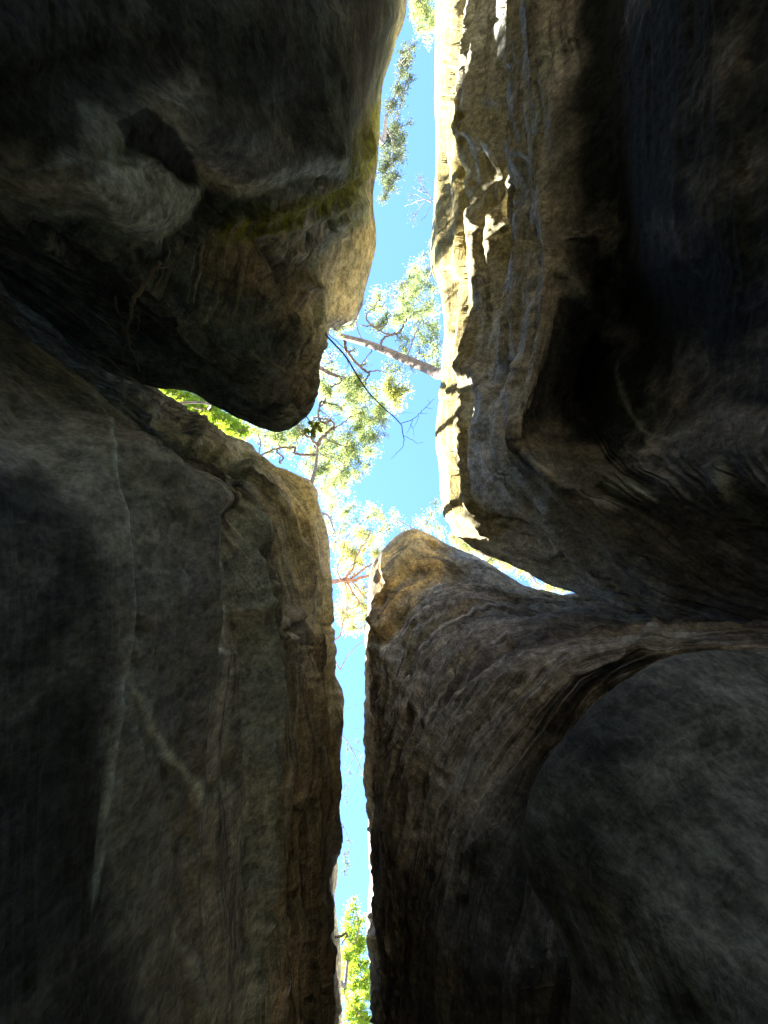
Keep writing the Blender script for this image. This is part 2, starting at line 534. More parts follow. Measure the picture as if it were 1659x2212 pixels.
c3 = rowd([W(4, -9, 6), (1200, -60, 6.4), (1195, 200, 6.4), (1195, 400, 6.4), (1185, 560, 6.4), (1175, 680, 6.4), (1155, 800, 6.4), (1118, 920, 6.2),
           (1125, 970, 6.2), (1180, 1035, 5.6), (1240, 1075, 5.5), (1320, 1110, 5.3), (1390, 1150, 5.1), (1450, 1200, 4.9), (1580, 1280, 4.5), (1800, 1340, 3.6), (2600, 1450, 2.4)])
c4 = rowd([W(5, -8, 4.5), (1330, -60, 5.6), (1330, 200, 5.6), (1330, 400, 5.8), (1330, 560, 6.2), (1320, 680, 6.9), (1290, 780, 7.3), (1270, 850, 7.4),
           (1270, 900, 7.2), (1290, 960, 6.4), (1330, 1010, 5.6), (1400, 1060, 4.9), (1470, 1100, 4.6), (1540, 1150, 4.4), (1660, 1230, 4), (1850, 1290, 3.3), (2600, 1400, 2.2)])
c5 = rowd([W(5.5, -7, 3.5), (1480, -60, 3.9), (1480, 200, 3.9), (1480, 400, 3.9), (1490, 560, 4), (1490, 680, 4.6), (1480, 780, 4.9), (1470, 850, 4.9),
           (1480, 900, 4.7), (1500, 960, 4.3), (1540, 1010, 4), (1590, 1050, 3.7), (1640, 1090, 3.6), (1700, 1130, 3.5), (1800, 1200, 3.2), (1950, 1260, 2.8), (2700, 1350, 2)])
c6 = rowd([W(6, -6, 2.4), (1720, -60, 3), (1720, 200, 3), (1720, 400, 3), (1720, 560, 3), (1720, 680, 3.1), (1720, 780, 3.2), (1715, 850, 3.2),
           (1715, 900, 3.1), (1720, 960, 3), (1745, 1000, 2.9), (1780, 1040, 2.8), (1820, 1075, 2.75), (1870, 1110, 2.7), (1950, 1160, 2.5), (2080, 1220, 2.3), (2800, 1300, 1.7)])
cy = [-5, -1.9, -1.5, -1.1, -.9, -.75, -.6, -.5, -.45, -.4, -.3, -.2, -.1, 0, .1, .2, .6]
c7 = rowd([W(6 if i == 0 else 1.75 if i < 14 else 1.9 + (i - 14) * .6, cy[i], 1.2) for i in range(17)])
c8 = rowd([W(6 if i == 0 else 1.7 if i < 14 else 1.9 + (i - 14) * .6, cy[i], -1.8) for i in range(17)])


def c_top(dx, dz, far):
    def f(k, p):
        if k <= 8: return (p[0] + dx, p[1], p[2] + dz)
        g = min(1, (k - 8) / 3)
        if far == 0: return (p[0] + dx * .5, p[1] - .5 * g, p[2] + dz + .8 * g)
        return (p[0] + dx, p[1] - 1.2 * g, p[2] + (11.9 - p[2]) * (0.6 if far == 1 else 1.0))
    return f


rows = [c8, c7, c6, c5, c4, c3, c2, c1, c_rim, offs(c_rim, c_top(.35, .35, 0)), offs(c_rim, c_top(1.6, .7, 1)), offs(c_rim, c_top(2.8, .85, 1)), offs(c_rim, c_top(5.5, 1, 2)), offs(c_rim, c_top(16, 1.2, 2))]
C_STROKES = [
    ('lit_line', [(1195, 60), (1170, 220), (1160, 360)], 14, .5),
    ('lit_line', [(1200, 560), (1250, 640), (1300, 695), (1320, 745)], 16, .5),
    ('lit_line', [(1330, 760), (1345, 860), (1390, 930), (1440, 945), (1490, 930)], 5, .35),
    ('lit_line', [(1560, 990), (1580, 1050), (1620, 1100), (1659, 1150)], 6, .35),
    ('lit_line', [(1140, 1010), (1180, 1045), (1225, 1055)], 6, .6),
    ('lit_line', [(1300, 1050), (1370, 1055), (1440, 1070)], 16, .4),
    # pockets in the pale band
    ('bowl', [(1035, 235), (1062, 222), (1085, 260), (1095, 330), (1080, 392), (1058, 380), (1040, 320)], 12, -.12),
    ('bowl', [(1010, 300), (1026, 320), (1050, 372), (1064, 395), (1050, 440), (1020, 466), (1002, 440), (996, 370)], 10, -.16),
    ('bowl', [(1118, 340), (1142, 345), (1150, 390), (1140, 440), (1118, 452), (1106, 410)], 10, -.12),
    ('ridge', [(1060, 360), (1075, 390), (1080, 400)], 12, .06),
    ('ridge', [(1100, 300), (1108, 350), (1096, 400)], 12, .05),
    # knot and hollow low on the band
    ('bowl', [(1068, 792), (1100, 785), (1112, 806), (1096, 830), (1074, 828)], 12, -.16),
    ('step', [(1010, 760), (1040, 820), (1068, 846), (1072, 890), (1048, 960)], 12, .10),
    ('ridge', [(1130, 760), (1110, 860), (1112, 940), (1160, 1010), (1220, 1058)], 10, .10),
    ('ridge', [(1190, 560), (1260, 640), (1310, 700), (1330, 760)], 22, .14),
    ('ridge', [(1200, 0), (1192, 300), (1190, 560)], 16, .05),
    ('step', [(1560, 980), (1600, 1080), (1640, 1140)], 16, .08),
    ('bowl', [(1300, 1030), (1420, 1040), (1440, 1070), (1330, 1080)], 25, .08),
    ('ridge', [(960, 1130), (1060, 1170), (1180, 1220), (1290, 1260), (1390, 1310)], 9, .06),
    ('step', [(1000, 1110), (1120, 1150), (1250, 1230), (1390, 1300)], 14, -.08),
    ('step', [(1180, 1060), (1230, 1150), (1300, 1240), (1390, 1318)], 14, .09),
    ('step', [(1300, 1060), (1380, 1180), (1500, 1290)], 18, .07),
]
C_MASKS = [('stain_shade', [(1130, 980), (1230, 1075), (1330, 1110), (1480, 1210), (1659, 1330), (1800, 1300), (1800, 900), (1300, 900)], 50, .75),  # shade of hollow and right side put into the colour with dark varnish
           ('stain_shade', [(1215, -100), (1800, -100), (1800, 900), (1560, 900), (1480, 1000), (1320, 1000), (1190, 960), (1240, 700)], 50, .97),
           ('stain_shade', [(1400, 1020), (1800, 1000), (1800, 1400), (1480, 1330), (1330, 1200)], 60, .6),
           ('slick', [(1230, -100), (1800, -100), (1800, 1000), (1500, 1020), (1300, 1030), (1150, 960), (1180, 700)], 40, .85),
           ('warm', [(985, 330), (1070, 330), (1110, 420), (1090, 560), (1000, 560)], 20, .6),  # sunlit pockets, corner and strip tinted yellow in the colour itself
           ('warm', [(940, 1060), (1010, 1060), (1090, 1150), (1060, 1180), (960, 1150)], 14, .9),
           ('warm', [(900, -100), (1008, -100), (1014, 300), (1014, 600), (1005, 800), (1005, 1000), (1010, 1120), (940, 1140), (900, 900)], 16, .97)]
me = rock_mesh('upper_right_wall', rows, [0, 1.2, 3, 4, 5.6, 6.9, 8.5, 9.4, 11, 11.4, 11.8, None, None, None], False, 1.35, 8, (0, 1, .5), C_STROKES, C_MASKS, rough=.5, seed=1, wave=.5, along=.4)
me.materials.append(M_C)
tag(link(bpy.data.objects.new('sandstone_wall', me)), 'pale layered sandstone wall with sunlit yellow rim and oval pockets, upper right', 'rock wall',
    'sandstone rocks of the slot canyon', 'thing')

# ------------------------------------------------------------------ lower right wall with the prow (D)
d_rim = rowd([W(.8, 17, 11.5), (804, 2300, 11.3), (797, 1900, 11.2), (794, 1600, 11.2), (793, 1380, 11.2), (799, 1245, 11.4), (833, 1187, 11.5), (890, 1143, 11.5),
              (968, 1177, 11), (1046, 1210, 10.5), (1090, 1241, 10), (1155, 1276, 9.5), (1250, 1288, 9.2), (1420, 1240, 9), (1800, 1200, 8.5)])
d1 = rowd([W(1.2, 15, 9.8), (812, 2300, 9.8), (808, 1900, 9.8), (806, 1600, 9.8), (806, 1395, 9.9), (850, 1310, 10), (900, 1260, 10), (945, 1235, 9.8),
           (1000, 1240, 9.6), (1075, 1265, 9.2), (1140, 1290, 8.8), (1200, 1310, 8.5), (1270, 1305, 8.2), (1430, 1280, 7.6), (1800, 1230, 7)])
d2 = rowd([W(1.8, 13, 8), (828, 2300, 8), (826, 1900, 8), (826, 1640, 8.1), (850, 1480, 8.3), (890, 1400, 8.4), (940, 1345, 8.4), (1000, 1310, 8.3),
           (1060, 1305, 8.1), (1120, 1315, 7.9), (1180, 1325, 7.6), (1240, 1330, 7.3), (1310, 1325, 7), (1450, 1310, 6.4), (1800, 1260, 5.8)])
d3 = rowd([W(2.6, 11, 6), (865, 2300, 6.2), (865, 1950, 6.2), (880, 1750, 6.3), (915, 1600, 6.4), (960, 1500, 6.5), (1010, 1430, 6.5), (1070, 1380, 6.4),
           (1130, 1360, 6.3), (1190, 1355, 6.2), (1250, 1355, 6), (1310, 1350, 5.8), (1370, 1345, 5.6), (1490, 1335, 5.2), (1800, 1300, 4.6)])
d4 = rowd([W(3.2, 9, 4.6), (930, 2350, 4.7), (935, 2050, 4.7), (960, 1880, 4.8), (1000, 1740, 4.9), (1040, 1630, 5), (1090, 1550, 5), (1150, 1490, 4.9),
           (1210, 1440, 4.8), (1270, 1415, 4.7), (1320, 1400, 4.6), (1370, 1385, 4.5), (1420, 1375, 4.4), (1520, 1365, 4.1), (1800, 1340, 3.7)])
d5 = rowd([W(3.8, 8, 3.4), (1060, 2400, 3.6), (1060, 2150, 3.6), (1085, 2000, 3.8), (1120, 1860, 4.1), (1160, 1760, 4.35), (1200, 1660, 4.5), (1250, 1580, 4.5),
           (1300, 1520, 4.45), (1350, 1480, 4.3), (1400, 1450, 4.15), (1450, 1425, 3.95), (1500, 1412, 3.8), (1600, 1400, 3.5), (1850, 1390, 3)])
d6 = rowd([W(4.2, 7, 2), (1480, 2500, 2.6), (1480, 2250, 2.7), (1480, 2100, 2.8), (1480, 1980, 3), (1480, 1880, 3.2), (1410, 1780, 3.3), (1460, 1690, 3.3),
           (1500, 1620, 3.2), (1550, 1580, 3.1), (1600, 1550, 3), (1650, 1530, 2.9), (1700, 1515, 2.8), (1780, 1500, 2.7), (2000, 1480, 2.4)])
d7 = rowd([W(4.5 if i == 0 else 1.6 + .05 * i, [6, 2.5, 2.2, 2., 1.9, 1.8, 1.7, 1.6, 1.5, 1.4, 1.3, 1.25, 1.2, 1.1, 1][i], -1.8) for i in range(15)])


def d_top(dx, dz, dy, full):
    def f(k, p):
        g = min(1, max(0, (k - 4) / 3))
        z = p[2] + dz + (12 - p[2]) * full * g
        return (p[0] + dx, p[1] + dy * g, z)
    return f


rows = [d7, d6, d5, d4, d3, d2, d1, d_rim, offs(d_rim, d_top(.3, .3, .4, 0)), offs(d_rim, d_top(1.6, .5, 1.4, .6)), offs(d_rim, d_top(2.8, .6, 1.8, .8)), offs(d_rim, d_top(5.5, .7, 2.4, 1)), offs(d_rim, d_top(16, .8, 3, 1))]
D_STROKES = [
    ('step', [(800, 1400), (850, 1335), (890, 1290), (930, 1245), (970, 1225), (1040, 1225)], 14, -.10),
    ('ridge', [(836, 1185), (830, 1230), (845, 1270), (820, 1310), (812, 1370)], 7, .10),
    ('bowl', [(1150, 1300), (1260, 1300), (1300, 1330), (1180, 1345)], 30, .10),
    ('step', [(1000, 1900), (1020, 1800), (1090, 1680), (1180, 1560)], 16, .09),
    ('ridge', [(870, 1560), (940, 1460), (1040, 1390), (1130, 1350)], 12, .06),
    ('step', [(880, 1700), (950, 1560), (1050, 1450), (1180, 1380)], 16, .08),
    ('step', [(1290, 1480), (1340, 1430), (1400, 1360), (1430, 1335)], 12, .10),
    ('ridge', [(1090, 1790), (1040, 1850), (1000, 1950)], 12, .08),
]
D_MASKS = [('stain_shade', [(1400, 1400), (1240, 1540), (1080, 1760), (960, 1900), (830, 1800), (800, 2400), (1400, 2400)], 70, .85),  # shade of the recess behind the boulder, painted dark
           ('warm', [(780, 1400), (800, 1390), (880, 1310), (945, 1240), (985, 1190), (890, 1120), (780, 1180)], 14, .95)]
me = rock_mesh('prow_wall', rows, [0, 2.7, 3.8, 4.9, 6.4, 8.2, 9.8, 11.2, 11.6, 11.9, None, None, None], True, .95, 7, (0, 1, .5), D_STROKES, D_MASKS, rough=.6, seed=2)
me.materials.append(M_D)
tag(link(bpy.data.objects.new('sandstone_wall', me)), 'dark ribbed sandstone wall rising to a rounded tan peak, lower right', 'rock wall',
    'sandstone rocks of the slot canyon', 'thing')

# ------------------------------------------------------------------ near boulder, lower right (E)
e0 = rowd([(2300, 1380, 3.3), (1800, 1395, 3.4), (1659, 1402, 3.4), (1540, 1405, 3.4), (1450, 1420, 3.35), (1380, 1455, 3.3), (1300, 1515, 3.2), (1220, 1600, 3.1),
           (1160, 1680, 3), (1138, 1760, 2.9), (1130, 1850, 2.8), (1150, 1920, 2.7), (1200, 2000, 2.6), (1235, 2100, 2.5), (1240, 2300, 2.4), W(2.2, 4.5, 2.2)])
e1 = rowd([(2300, 1500, 2.6), (1850, 1500, 2.7), (1700, 1500, 2.8), (1600, 1500, 2.8), (1520, 1510, 2.8), (1450, 1540, 2.75), (1390, 1590, 2.7), (1320, 1680, 2.6),
           (1270, 1760, 2.55), (1250, 1820, 2.5), (1250, 1890, 2.45), (1270, 1960, 2.4), (1300, 2040, 2.3), (1330, 2140, 2.2), (1350, 2330, 2.1), W(2.2, 4.2, 1.8)])
e2 = rowd([(2400, 1700, 2), (1950, 1720, 2.1), (1820, 1730, 2.15), (1740, 1750, 2.2), (1680, 1780, 2.2), (1630, 1810, 2.2), (1580, 1860, 2.15), (1540, 1920, 2.1),
           (1510, 1970, 2.05), (1500, 2020, 2), (1500, 2080, 1.95), (1510, 2140, 1.9), (1530, 2210, 1.85), (1550, 2290, 1.8), (1570, 2450, 1.7), W(2.2, 4, 1.4)])
ex = [2.2, 1.4, 1.3, 1.25, 1.2, 1.15, 1.1, 1.05, 1.02, 1., .98, .95, .92, .9, .9, 2.2]
ey = [.8, .82, .85, .88, .92, .95, 1., 1.04, 1.08, 1.12, 1.16, 1.2, 1.25, 1.32, 1.5, 3.8]
e3 = rowd([W(ex[i], ey[i], .8) for i in range(16)])
e4 = rowd([W(ex[i], ey[i], -1.8) for i in range(16)])
eb = offs(e0, lambda k, p: (p[0] + .35, p[1] + .25, p[2] + .12))
eb2 = offs(e0, lambda k, p: (p[0] + 1.2, p[1] + .9, p[2] - .1))
eb3 = offs(e0, lambda k, p: (p[0] + 1.5, p[1] + 1.2, -1.8))
rows = [e4, e3, e2, e1, e0, eb, eb2, eb3]
E_STROKES = [('ridge', [(1450, 1424), (1380, 1460), (1300, 1520), (1220, 1606), (1165, 1686)], 14, .03)]
E_MASKS = [('slick', [(1100, 1350), (2500, 1300), (2500, 2500), (1100, 2500)], 10, .72), ('stain_shade', [(1100, 1400), (1500, 1450), (1400, 1800), (1300, 2100), (1500, 2500), (1000, 2400)], 120, .6)]
me = rock_mesh('near_boulder', rows, [0, 1, 2, 2.6, 3.2, 3.4, None, None], False, .5, 4, (15, 14, 14.5), E_STROKES, E_MASKS, rough=1.0, seed=3)
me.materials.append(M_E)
tag(link(bpy.data.objects.new('boulder', me)), 'smooth dim rounded boulder bulging out in front of the dark ribbed wall', 'boulder',
    'sandstone rocks of the slot canyon', 'thing')

# ------------------------------------------------------------------ lower left wall (B)
b_rim = rowd([W(-1.6, 17, 11.3), (738, 2300, 11.2), (726, 1900, 11.2), (728, 1640, 11.2), (719, 1420, 11.2), (713, 1190, 11.2), (684, 1078, 11), (645, 1040, 10.8),
              (560, 978, 10), (470, 936, 9), (400, 894, 8), (346, 850, 7.2), (240, 745, 6.3), (110, 640, 5.4), (0, 560, 4.6), (-600, 260, 3)])
b1 = rowd([W(-2, 15, 9), (718, 2300, 9), (708, 1900, 9), (708, 1640, 9), (698, 1420, 9), (685, 1200, 9), (655, 1095, 9), (610, 1050, 8.8),
           (525, 990, 8.3), (440, 940, 7.6), (370, 905, 7), (320, 870, 6.4), (215, 790, 5.6), (90, 685, 4.7), (-20, 605, 4.1), (-600, 300, 2.9)])
b2 = rowd([W(-2.8, 12, 6), (655, 2300, 6.2), (645, 1900, 6.2), (640, 1640, 6.2), (630, 1420, 6.3), (610, 1220, 6.4), (585, 1120, 6.4), (545, 1070, 6.3),
           (480, 1015, 6.1), (410, 970, 5.9), (345, 935, 5.6), (285, 895, 5.3), (185, 815, 4.9), (70, 715, 4.3), (-40, 635, 3.8), (-600, 340, 2.7)])
b3 = rowd([W(-3.4, 10, 4.4), (560, 2300, 4.6), (550, 1900, 4.6), (545, 1640, 4.6), (530, 1440, 4.7), (515, 1260, 4.7), (500, 1150, 4.7), (480, 1085, 4.7),
           (430, 1030, 4.7), (370, 1000, 4.6), (315, 960, 4.5), (260, 910, 4.4), (165, 830, 4.2), (55, 740, 3.9), (-60, 660, 3.5), (-600, 380, 2.5)])
b4 = rowd([W(-4, 9, 3.2), (422, 2300, 3.3), (420, 1900, 3.3), (425, 1640, 3.3), (450, 1440, 3.4), (470, 1260, 3.5), (475, 1130, 3.6), (455, 1060, 3.7),
           (400, 1020, 3.8), (340, 985, 3.8), (285, 945, 3.8), (235, 895, 3.7), (145, 842, 3.6), (40, 760, 3.4), (-80, 680, 3.1), (-600, 410, 2.3)])
b5 = rowd([W(-4.5, 8, 2.3), (227, 2300, 2.3), (240, 1900, 2.35), (265, 1640, 2.4), (283, 1420, 2.5), (285, 1200, 2.6), (262, 1030, 2.8), (245, 960, 2.9),
           (220, 930, 3), (190, 910, 3), (150, 885, 3), (110, 860, 3), (60, 815, 2.95), (-20, 755, 2.8), (-130, 695, 2.6), (-700, 450, 2)])
b6 = rowd([W(-5, 7, 1.6), (81, 2300, 1.9), (80, 1900, 1.9), (90, 1640, 1.95), (100, 1420, 2), (100, 1250, 2.05), (90, 1130, 2.1), (75, 1060, 2.2),
           (55, 1020, 2.2), (30, 985, 2.2), (0, 960, 2.2), (-30, 930, 2.2), (-80, 890, 2.1), (-150, 840, 2.1), (-250, 790, 2), (-800, 550, 1.6)])
by = [6, 1.4, .95, .65, .4, .2, .05, -.05, -.1, -.15, -.2, -.25, -.3, -.4, -.6, -.9]
bx = [-5] + [-.95] * 9 + [-1., -1.05, -1.1, -1.2, -1.5, -2.4]
b7 = rowd([W(bx[i], by[i], .6) for i in range(16)])
b8 = rowd([W(bx[i], by[i], -1.8) for i in range(16)])


def b_top(dx, dz, dy, full):
    def f(k, p):
        g = min(1, max(0, (k - 5) / 3))
        if full == 0: return (p[0] + dx * (1 - .15 * g), p[1] + .1, p[2] + dz + .95 * g)
        z = p[2] + dz + max(0, 12.2 + 2 * g - p[2] - dz) * full  # unseen corner top raised to block sun coming through the gap
        return (p[0] + dx, p[1] + dy * g, z)
    return f


rows = [b8, b7, b6, b5, b4, b3, b2, b1, b_rim, offs(b_rim, b_top(-.42, .25, .4, 0)), offs(b_rim, b_top(-1.3, .3, .35, 1)), offs(b_rim, b_top(-2.6, .4, .8, 1)), offs(b_rim, b_top(-5.5, .6, 1.6, 1)), offs(b_rim, b_top(-16, .8, 3, 1))]
B_STROKES = [
    ('lit_line', [(150, 830), (190, 860), (240, 930), (258, 1020), (280, 1130), (290, 1250), (284, 1420)], 5, .95),
    ('lit_line', [(284, 1410), (300, 1500), (345, 1600), (395, 1680), (415, 1780), (418, 1850)], 6, .95),
    ('lit_line', [(282, 1410), (262, 1540), (240, 1700), (220, 1850), (195, 1990)], 8, .6),
    ('lit_line', [(60, 720), (150, 800), (230, 860), (290, 910)], 26, .5),
    ('lit_line', [(376, 1950), (372, 2010), (395, 2100), (402, 2212)], 7, .5),
    ('lit_line', [(400, 1690), (415, 1780), (405, 1860), (390, 1800)], 12, .4),
    # thin raised seam that runs down the near face and forks
    ('ridge', [(190, 860), (240, 930), (258, 1020), (280, 1130), (290, 1250), (284, 1420)], 5, .018),
    ('step', [(284, 1420), (290, 1250), (280, 1130), (258, 1020), (240, 930), (190, 860)], 12, -.05),
    ('ridge', [(284, 1410), (300, 1500), (345, 1600), (395, 1680), (415, 1780), (418, 1850)], 6, .02),
    ('step', [(284, 1410), (300, 1500), (345, 1600), (395, 1680), (415, 1780), (418, 1850)], 16, -.05),
    ('ridge', [(282, 1410), (262, 1540), (240, 1700), (220, 1850), (195, 1990)], 7, .015),
    # near slab shoulder
    ('step', [(0, 690), (90, 760), (190, 840), (260, 900), (330, 985), (430, 1010), (470, 1080), (478, 1150)], 14, .09),
    ('ridge', [(150, 800), (250, 880), (330, 930)], 14, .03),
    # slab edge and dark groove
    ('step', [(474, 1080), (470, 1200), (460, 1320), (440, 1440), (428, 1560), (410, 1700), (395, 1820)], 12, .10),
    ('ridge', [(430, 1000), (462, 1040), (478, 1100), (478, 1170)], 7, .04),
    ('bowl', [(330, 1115), (400, 1110), (440, 1150), (430, 1230), (380, 1260), (320, 1230), (312, 1160)], 16, -.05),
    # ribbed zone
    ('ridge', [(545, 1070), (540, 1150), (520, 1230), (525, 1300), (540, 1400), (545, 1550), (550, 1700), (545, 1900), (540, 2212)], 17, .20),
    ('ridge', [(655, 1100), (668, 1250), (672, 1500), (668, 1800), (672, 2212)], 12, .09),
    ('ridge', [(600, 1420), (604, 1600), (596, 1850), (600, 2212)], 10, .12),
    ('ridge', [(500, 1500), (496, 1700), (478, 1950), (470, 2212)], 9, .10),
    ('lit_line', [(525, 1150), (522, 1300), (545, 1450), (550, 1700), (545, 1950)], 16, .35),
    ('bowl', [(470, 1100), (510, 1090), (505, 1250), (490, 1400), (460, 1400), (462, 1250)], 9, -.18),
    ('bowl', [(580, 1100), (610, 1150), (620, 1300), (600, 1390), (575, 1370), (585, 1230)], 9, -.22),
    ('step', [(660, 1335), (630, 1345), (600, 1370), (570, 1390)], 9, .10),
    ('ridge', [(575, 1440), (590, 1400), (620, 1380), (650, 1350)], 8, .07),
    ('ridge', [(500, 1330), (545, 1290), (560, 1260)], 8, .05),
    # crumbly brown ledges under the gap
    ('step', [(560, 985), (480, 950), (400, 905), (340, 860)], 12, .09),
    ('step', [(540, 1010), (450, 985), (360, 940), (300, 900)], 10, -.08),
    ('bowl', [(440, 955), (470, 965), (480, 1000), (455, 1010), (435, 985)], 8, -.10),
    ('bowl', [(490, 985), (520, 985), (530, 1030), (500, 1050), (480, 1020)], 8, -.10),
    ('bowl', [(350, 860), (400, 900), (420, 940), (380, 930), (340, 890)], 8, -.08),
    # lower left shadowed hollow
    ('ridge', [(375, 1950), (390, 2050), (400, 2200)], 8, .03),
]
B_MASKS = [('pale', [(515, 1080), (560, 1080), (550, 1250), (570, 1450), (575, 1800), (560, 2300), (520, 2300), (525, 1700), (510, 1350), (500, 1250)], 14, .75),  # ribs brightened in the colour, standing in for light
           ('warm', [(600, 1400), (735, 1400), (735, 2300), (590, 2300)], 30, .45),
           ('stain_shade', [(-400, 1000), (60, 1000), (190, 1150), (240, 1400), (235, 1700), (260, 2000), (330, 2300), (-400, 2300)], 60, .92),
           ('stain_shade', [(-400, 640), (60, 760), (200, 880), (330, 985), (440, 1015), (478, 1150), (465, 1320), (430, 1560), (400, 1800), (370, 2400), (-400, 2400)], 14, .42),
           ('stain_shade', [(330, 1130), (420, 1125), (430, 1220), (340, 1230)], 20, .5),
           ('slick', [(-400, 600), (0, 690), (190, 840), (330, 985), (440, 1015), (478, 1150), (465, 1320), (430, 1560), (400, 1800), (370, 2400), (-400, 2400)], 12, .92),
           ('warm', [(560, 960), (650, 1030), (700, 1080), (730, 1300), (730, 1500), (640, 1500), (620, 1200), (560, 1050)], 40, .55),
           ('pale', [(260, 1420), (290, 1430), (345, 1600), (400, 1680), (380, 1730), (300, 1600)], 10, .25)]
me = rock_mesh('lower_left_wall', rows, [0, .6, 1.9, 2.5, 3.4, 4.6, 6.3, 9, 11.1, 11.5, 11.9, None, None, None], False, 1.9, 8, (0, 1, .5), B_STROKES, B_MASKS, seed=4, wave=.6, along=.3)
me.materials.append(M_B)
tag(link(bpy.data.objects.new('sandstone_wall', me)), 'brown fluted sandstone wall beside a dark smooth slab with thin pale seam, lower left', 'rock wall',
    'sandstone rocks of the slot canyon', 'thing')

# ------------------------------------------------------------------ upper left overhang (A)
a_rim = rowd([W(-.6, -17, 9.8), (880, -60, 9.6), (856, 90, 9.6), (828, 185, 9.6), (818, 330, 9.8), (806, 430, 9.9), (812, 520, 10.3), (797, 595, 10.5), (768, 690, 10.8),
              (703, 712, 10.6), (690, 790, 7.8), (676, 880, 6.9), (640, 918, 6.3), (590, 932, 6.0), (520, 908, 5.9), (454, 879, 6), (402, 849, 5.8), (340, 838, 5.6),
              (230, 800, 5.2), (100, 700, 4.7), (-20, 610, 4.2), (-700, 270, 3)])
a1 = rowd([W(-1, -14, 7.6), (845, -60, 7.4), (820, 100, 7.4), (790, 220, 7.4), (768, 350, 7.7), (748, 450, 7.6), (745, 530, 8.2), (720, 600, 8.6), (700, 660, 8.8),
           (688, 720, 8.4), (668, 800, 7.0), (655, 870, 6.45), (625, 895, 6.1), (580, 900, 5.85), (515, 885, 5.75), (450, 860, 5.7), (400, 830, 5.5), (345, 805, 5.3),
           (225, 760, 5), (90, 660, 4.6), (-30, 580, 4.1), (-700, 250, 2.9)])
a2 = rowd([W(-2, -11, 5.6), (770, -60, 5.3), (760, 100, 5.3), (745, 250, 5.4), (720, 370, 5.6), (680, 440, 5.8), (650, 510, 6.2), (640, 580, 6.4), (635, 650, 6.5),
           (630, 720, 6.4), (620, 790, 5.95), (600, 840, 5.8), (575, 855, 5.72), (540, 850, 5.68), (480, 835, 5.55), (420, 810, 5.4), (370, 780, 5.2), (315, 755, 5),
           (200, 700, 4.7), (70, 620, 4.3), (-50, 550, 3.9), (-700, 220, 2.8)])
a3 = rowd([W(-3, -9, 4.3), (620, -60, 3.9), (620, 120, 4), (600, 270, 4.5), (580, 380, 4.75), (545, 440, 4.8), (520, 500, 4.8), (505, 570, 5.1), (495, 630, 5.3),
           (490, 690, 5.3), (485, 740, 5.3), (475, 770, 5.2), (455, 775, 5.2), (425, 765, 5.1), (380, 745, 5), (335, 720, 4.8), (290, 695, 4.7), (240, 665, 4.5),
           (140, 610, 4.2), (20, 545, 3.9), (-90, 480, 3.6), (-800, 150, 2.6)])
a4 = rowd([W(-4, -8, 3.2), (440, -60, 3.2), (440, 130, 3.3), (440, 270, 3.4), (440, 370, 4.1), (440, 430, 4.35), (425, 480, 4.3), (390, 530, 4.2), (370, 575, 4.2),
           (360, 610, 4.3), (350, 640, 4.3), (335, 655, 4.3), (310, 655, 4.3), (280, 645, 4.2), (245, 630, 4.1), (210, 610, 4), (175, 590, 3.9), (140, 570, 3.8),
           (60, 530, 3.7), (-40, 470, 3.5), (-150, 410, 3.2), (-900, 80, 2.3)])
a5 = rowd([W(-4.6, -7, 2.2), (200, -60, 2.5), (200, 140, 2.6), (205, 270, 2.6), (200, 350, 2.6), (195, 400, 2.65), (185, 440, 2.8), (170, 470, 3.1), (155, 490, 3.2),
           (145, 505, 3.2), (130, 510, 3.2), (110, 505, 3.2), (90, 500, 3.2), (70, 490, 3.1), (45, 480, 3.1), (20, 465, 3), (-5, 450, 3), (-30, 430, 2.9),
           (-90, 390, 2.8), (-180, 330, 2.7), (-300, 280, 2.5), (-1000, 0, 1.9)])
a6 = rowd([W(-5, -6, 1.4), (-80, -60, 1.9), (-80, 140, 2), (-70, 250, 2.1), (-70, 310, 2.2), (-70, 340, 2.2), (-75, 360, 2.3), (-80, 375, 2.3), (-90, 385, 2.3),
           (-95, 390, 2.3), (-105, 390, 2.3), (-120, 388, 2.3), (-135, 385, 2.3), (-150, 380, 2.3), (-170, 370, 2.3), (-190, 360, 2.3), (-210, 345, 2.3), (-230, 330, 2.2),
           (-290, 290, 2.2), (-380, 240, 2.1), (-500, 180, 2), (-1200, -100, 1.6)])
ay = [-5] + [-1.35 + .025 * i for i in range(20)] + [-1.1]
a7 = rowd([W(-5 if i == 0 else -1.25 - .02 * i if i < 21 else -2.6, ay[i], .6) for i in range(22)])
a8 = rowd([W(-5 if i == 0 else -1.3 - .02 * i if i < 21 else -2.7, ay[i], -1.8) for i in range(22)])


def a_top(dx, dz, dy, full):
    def f(k, p):
        g = min(1, max(0, (k - 8) / 3))
        z = p[2] + dz + max(0, (10.8 + g) - p[2] - dz) * full
        return (p[0] + dx, p[1] + dy * g, z)
    return f


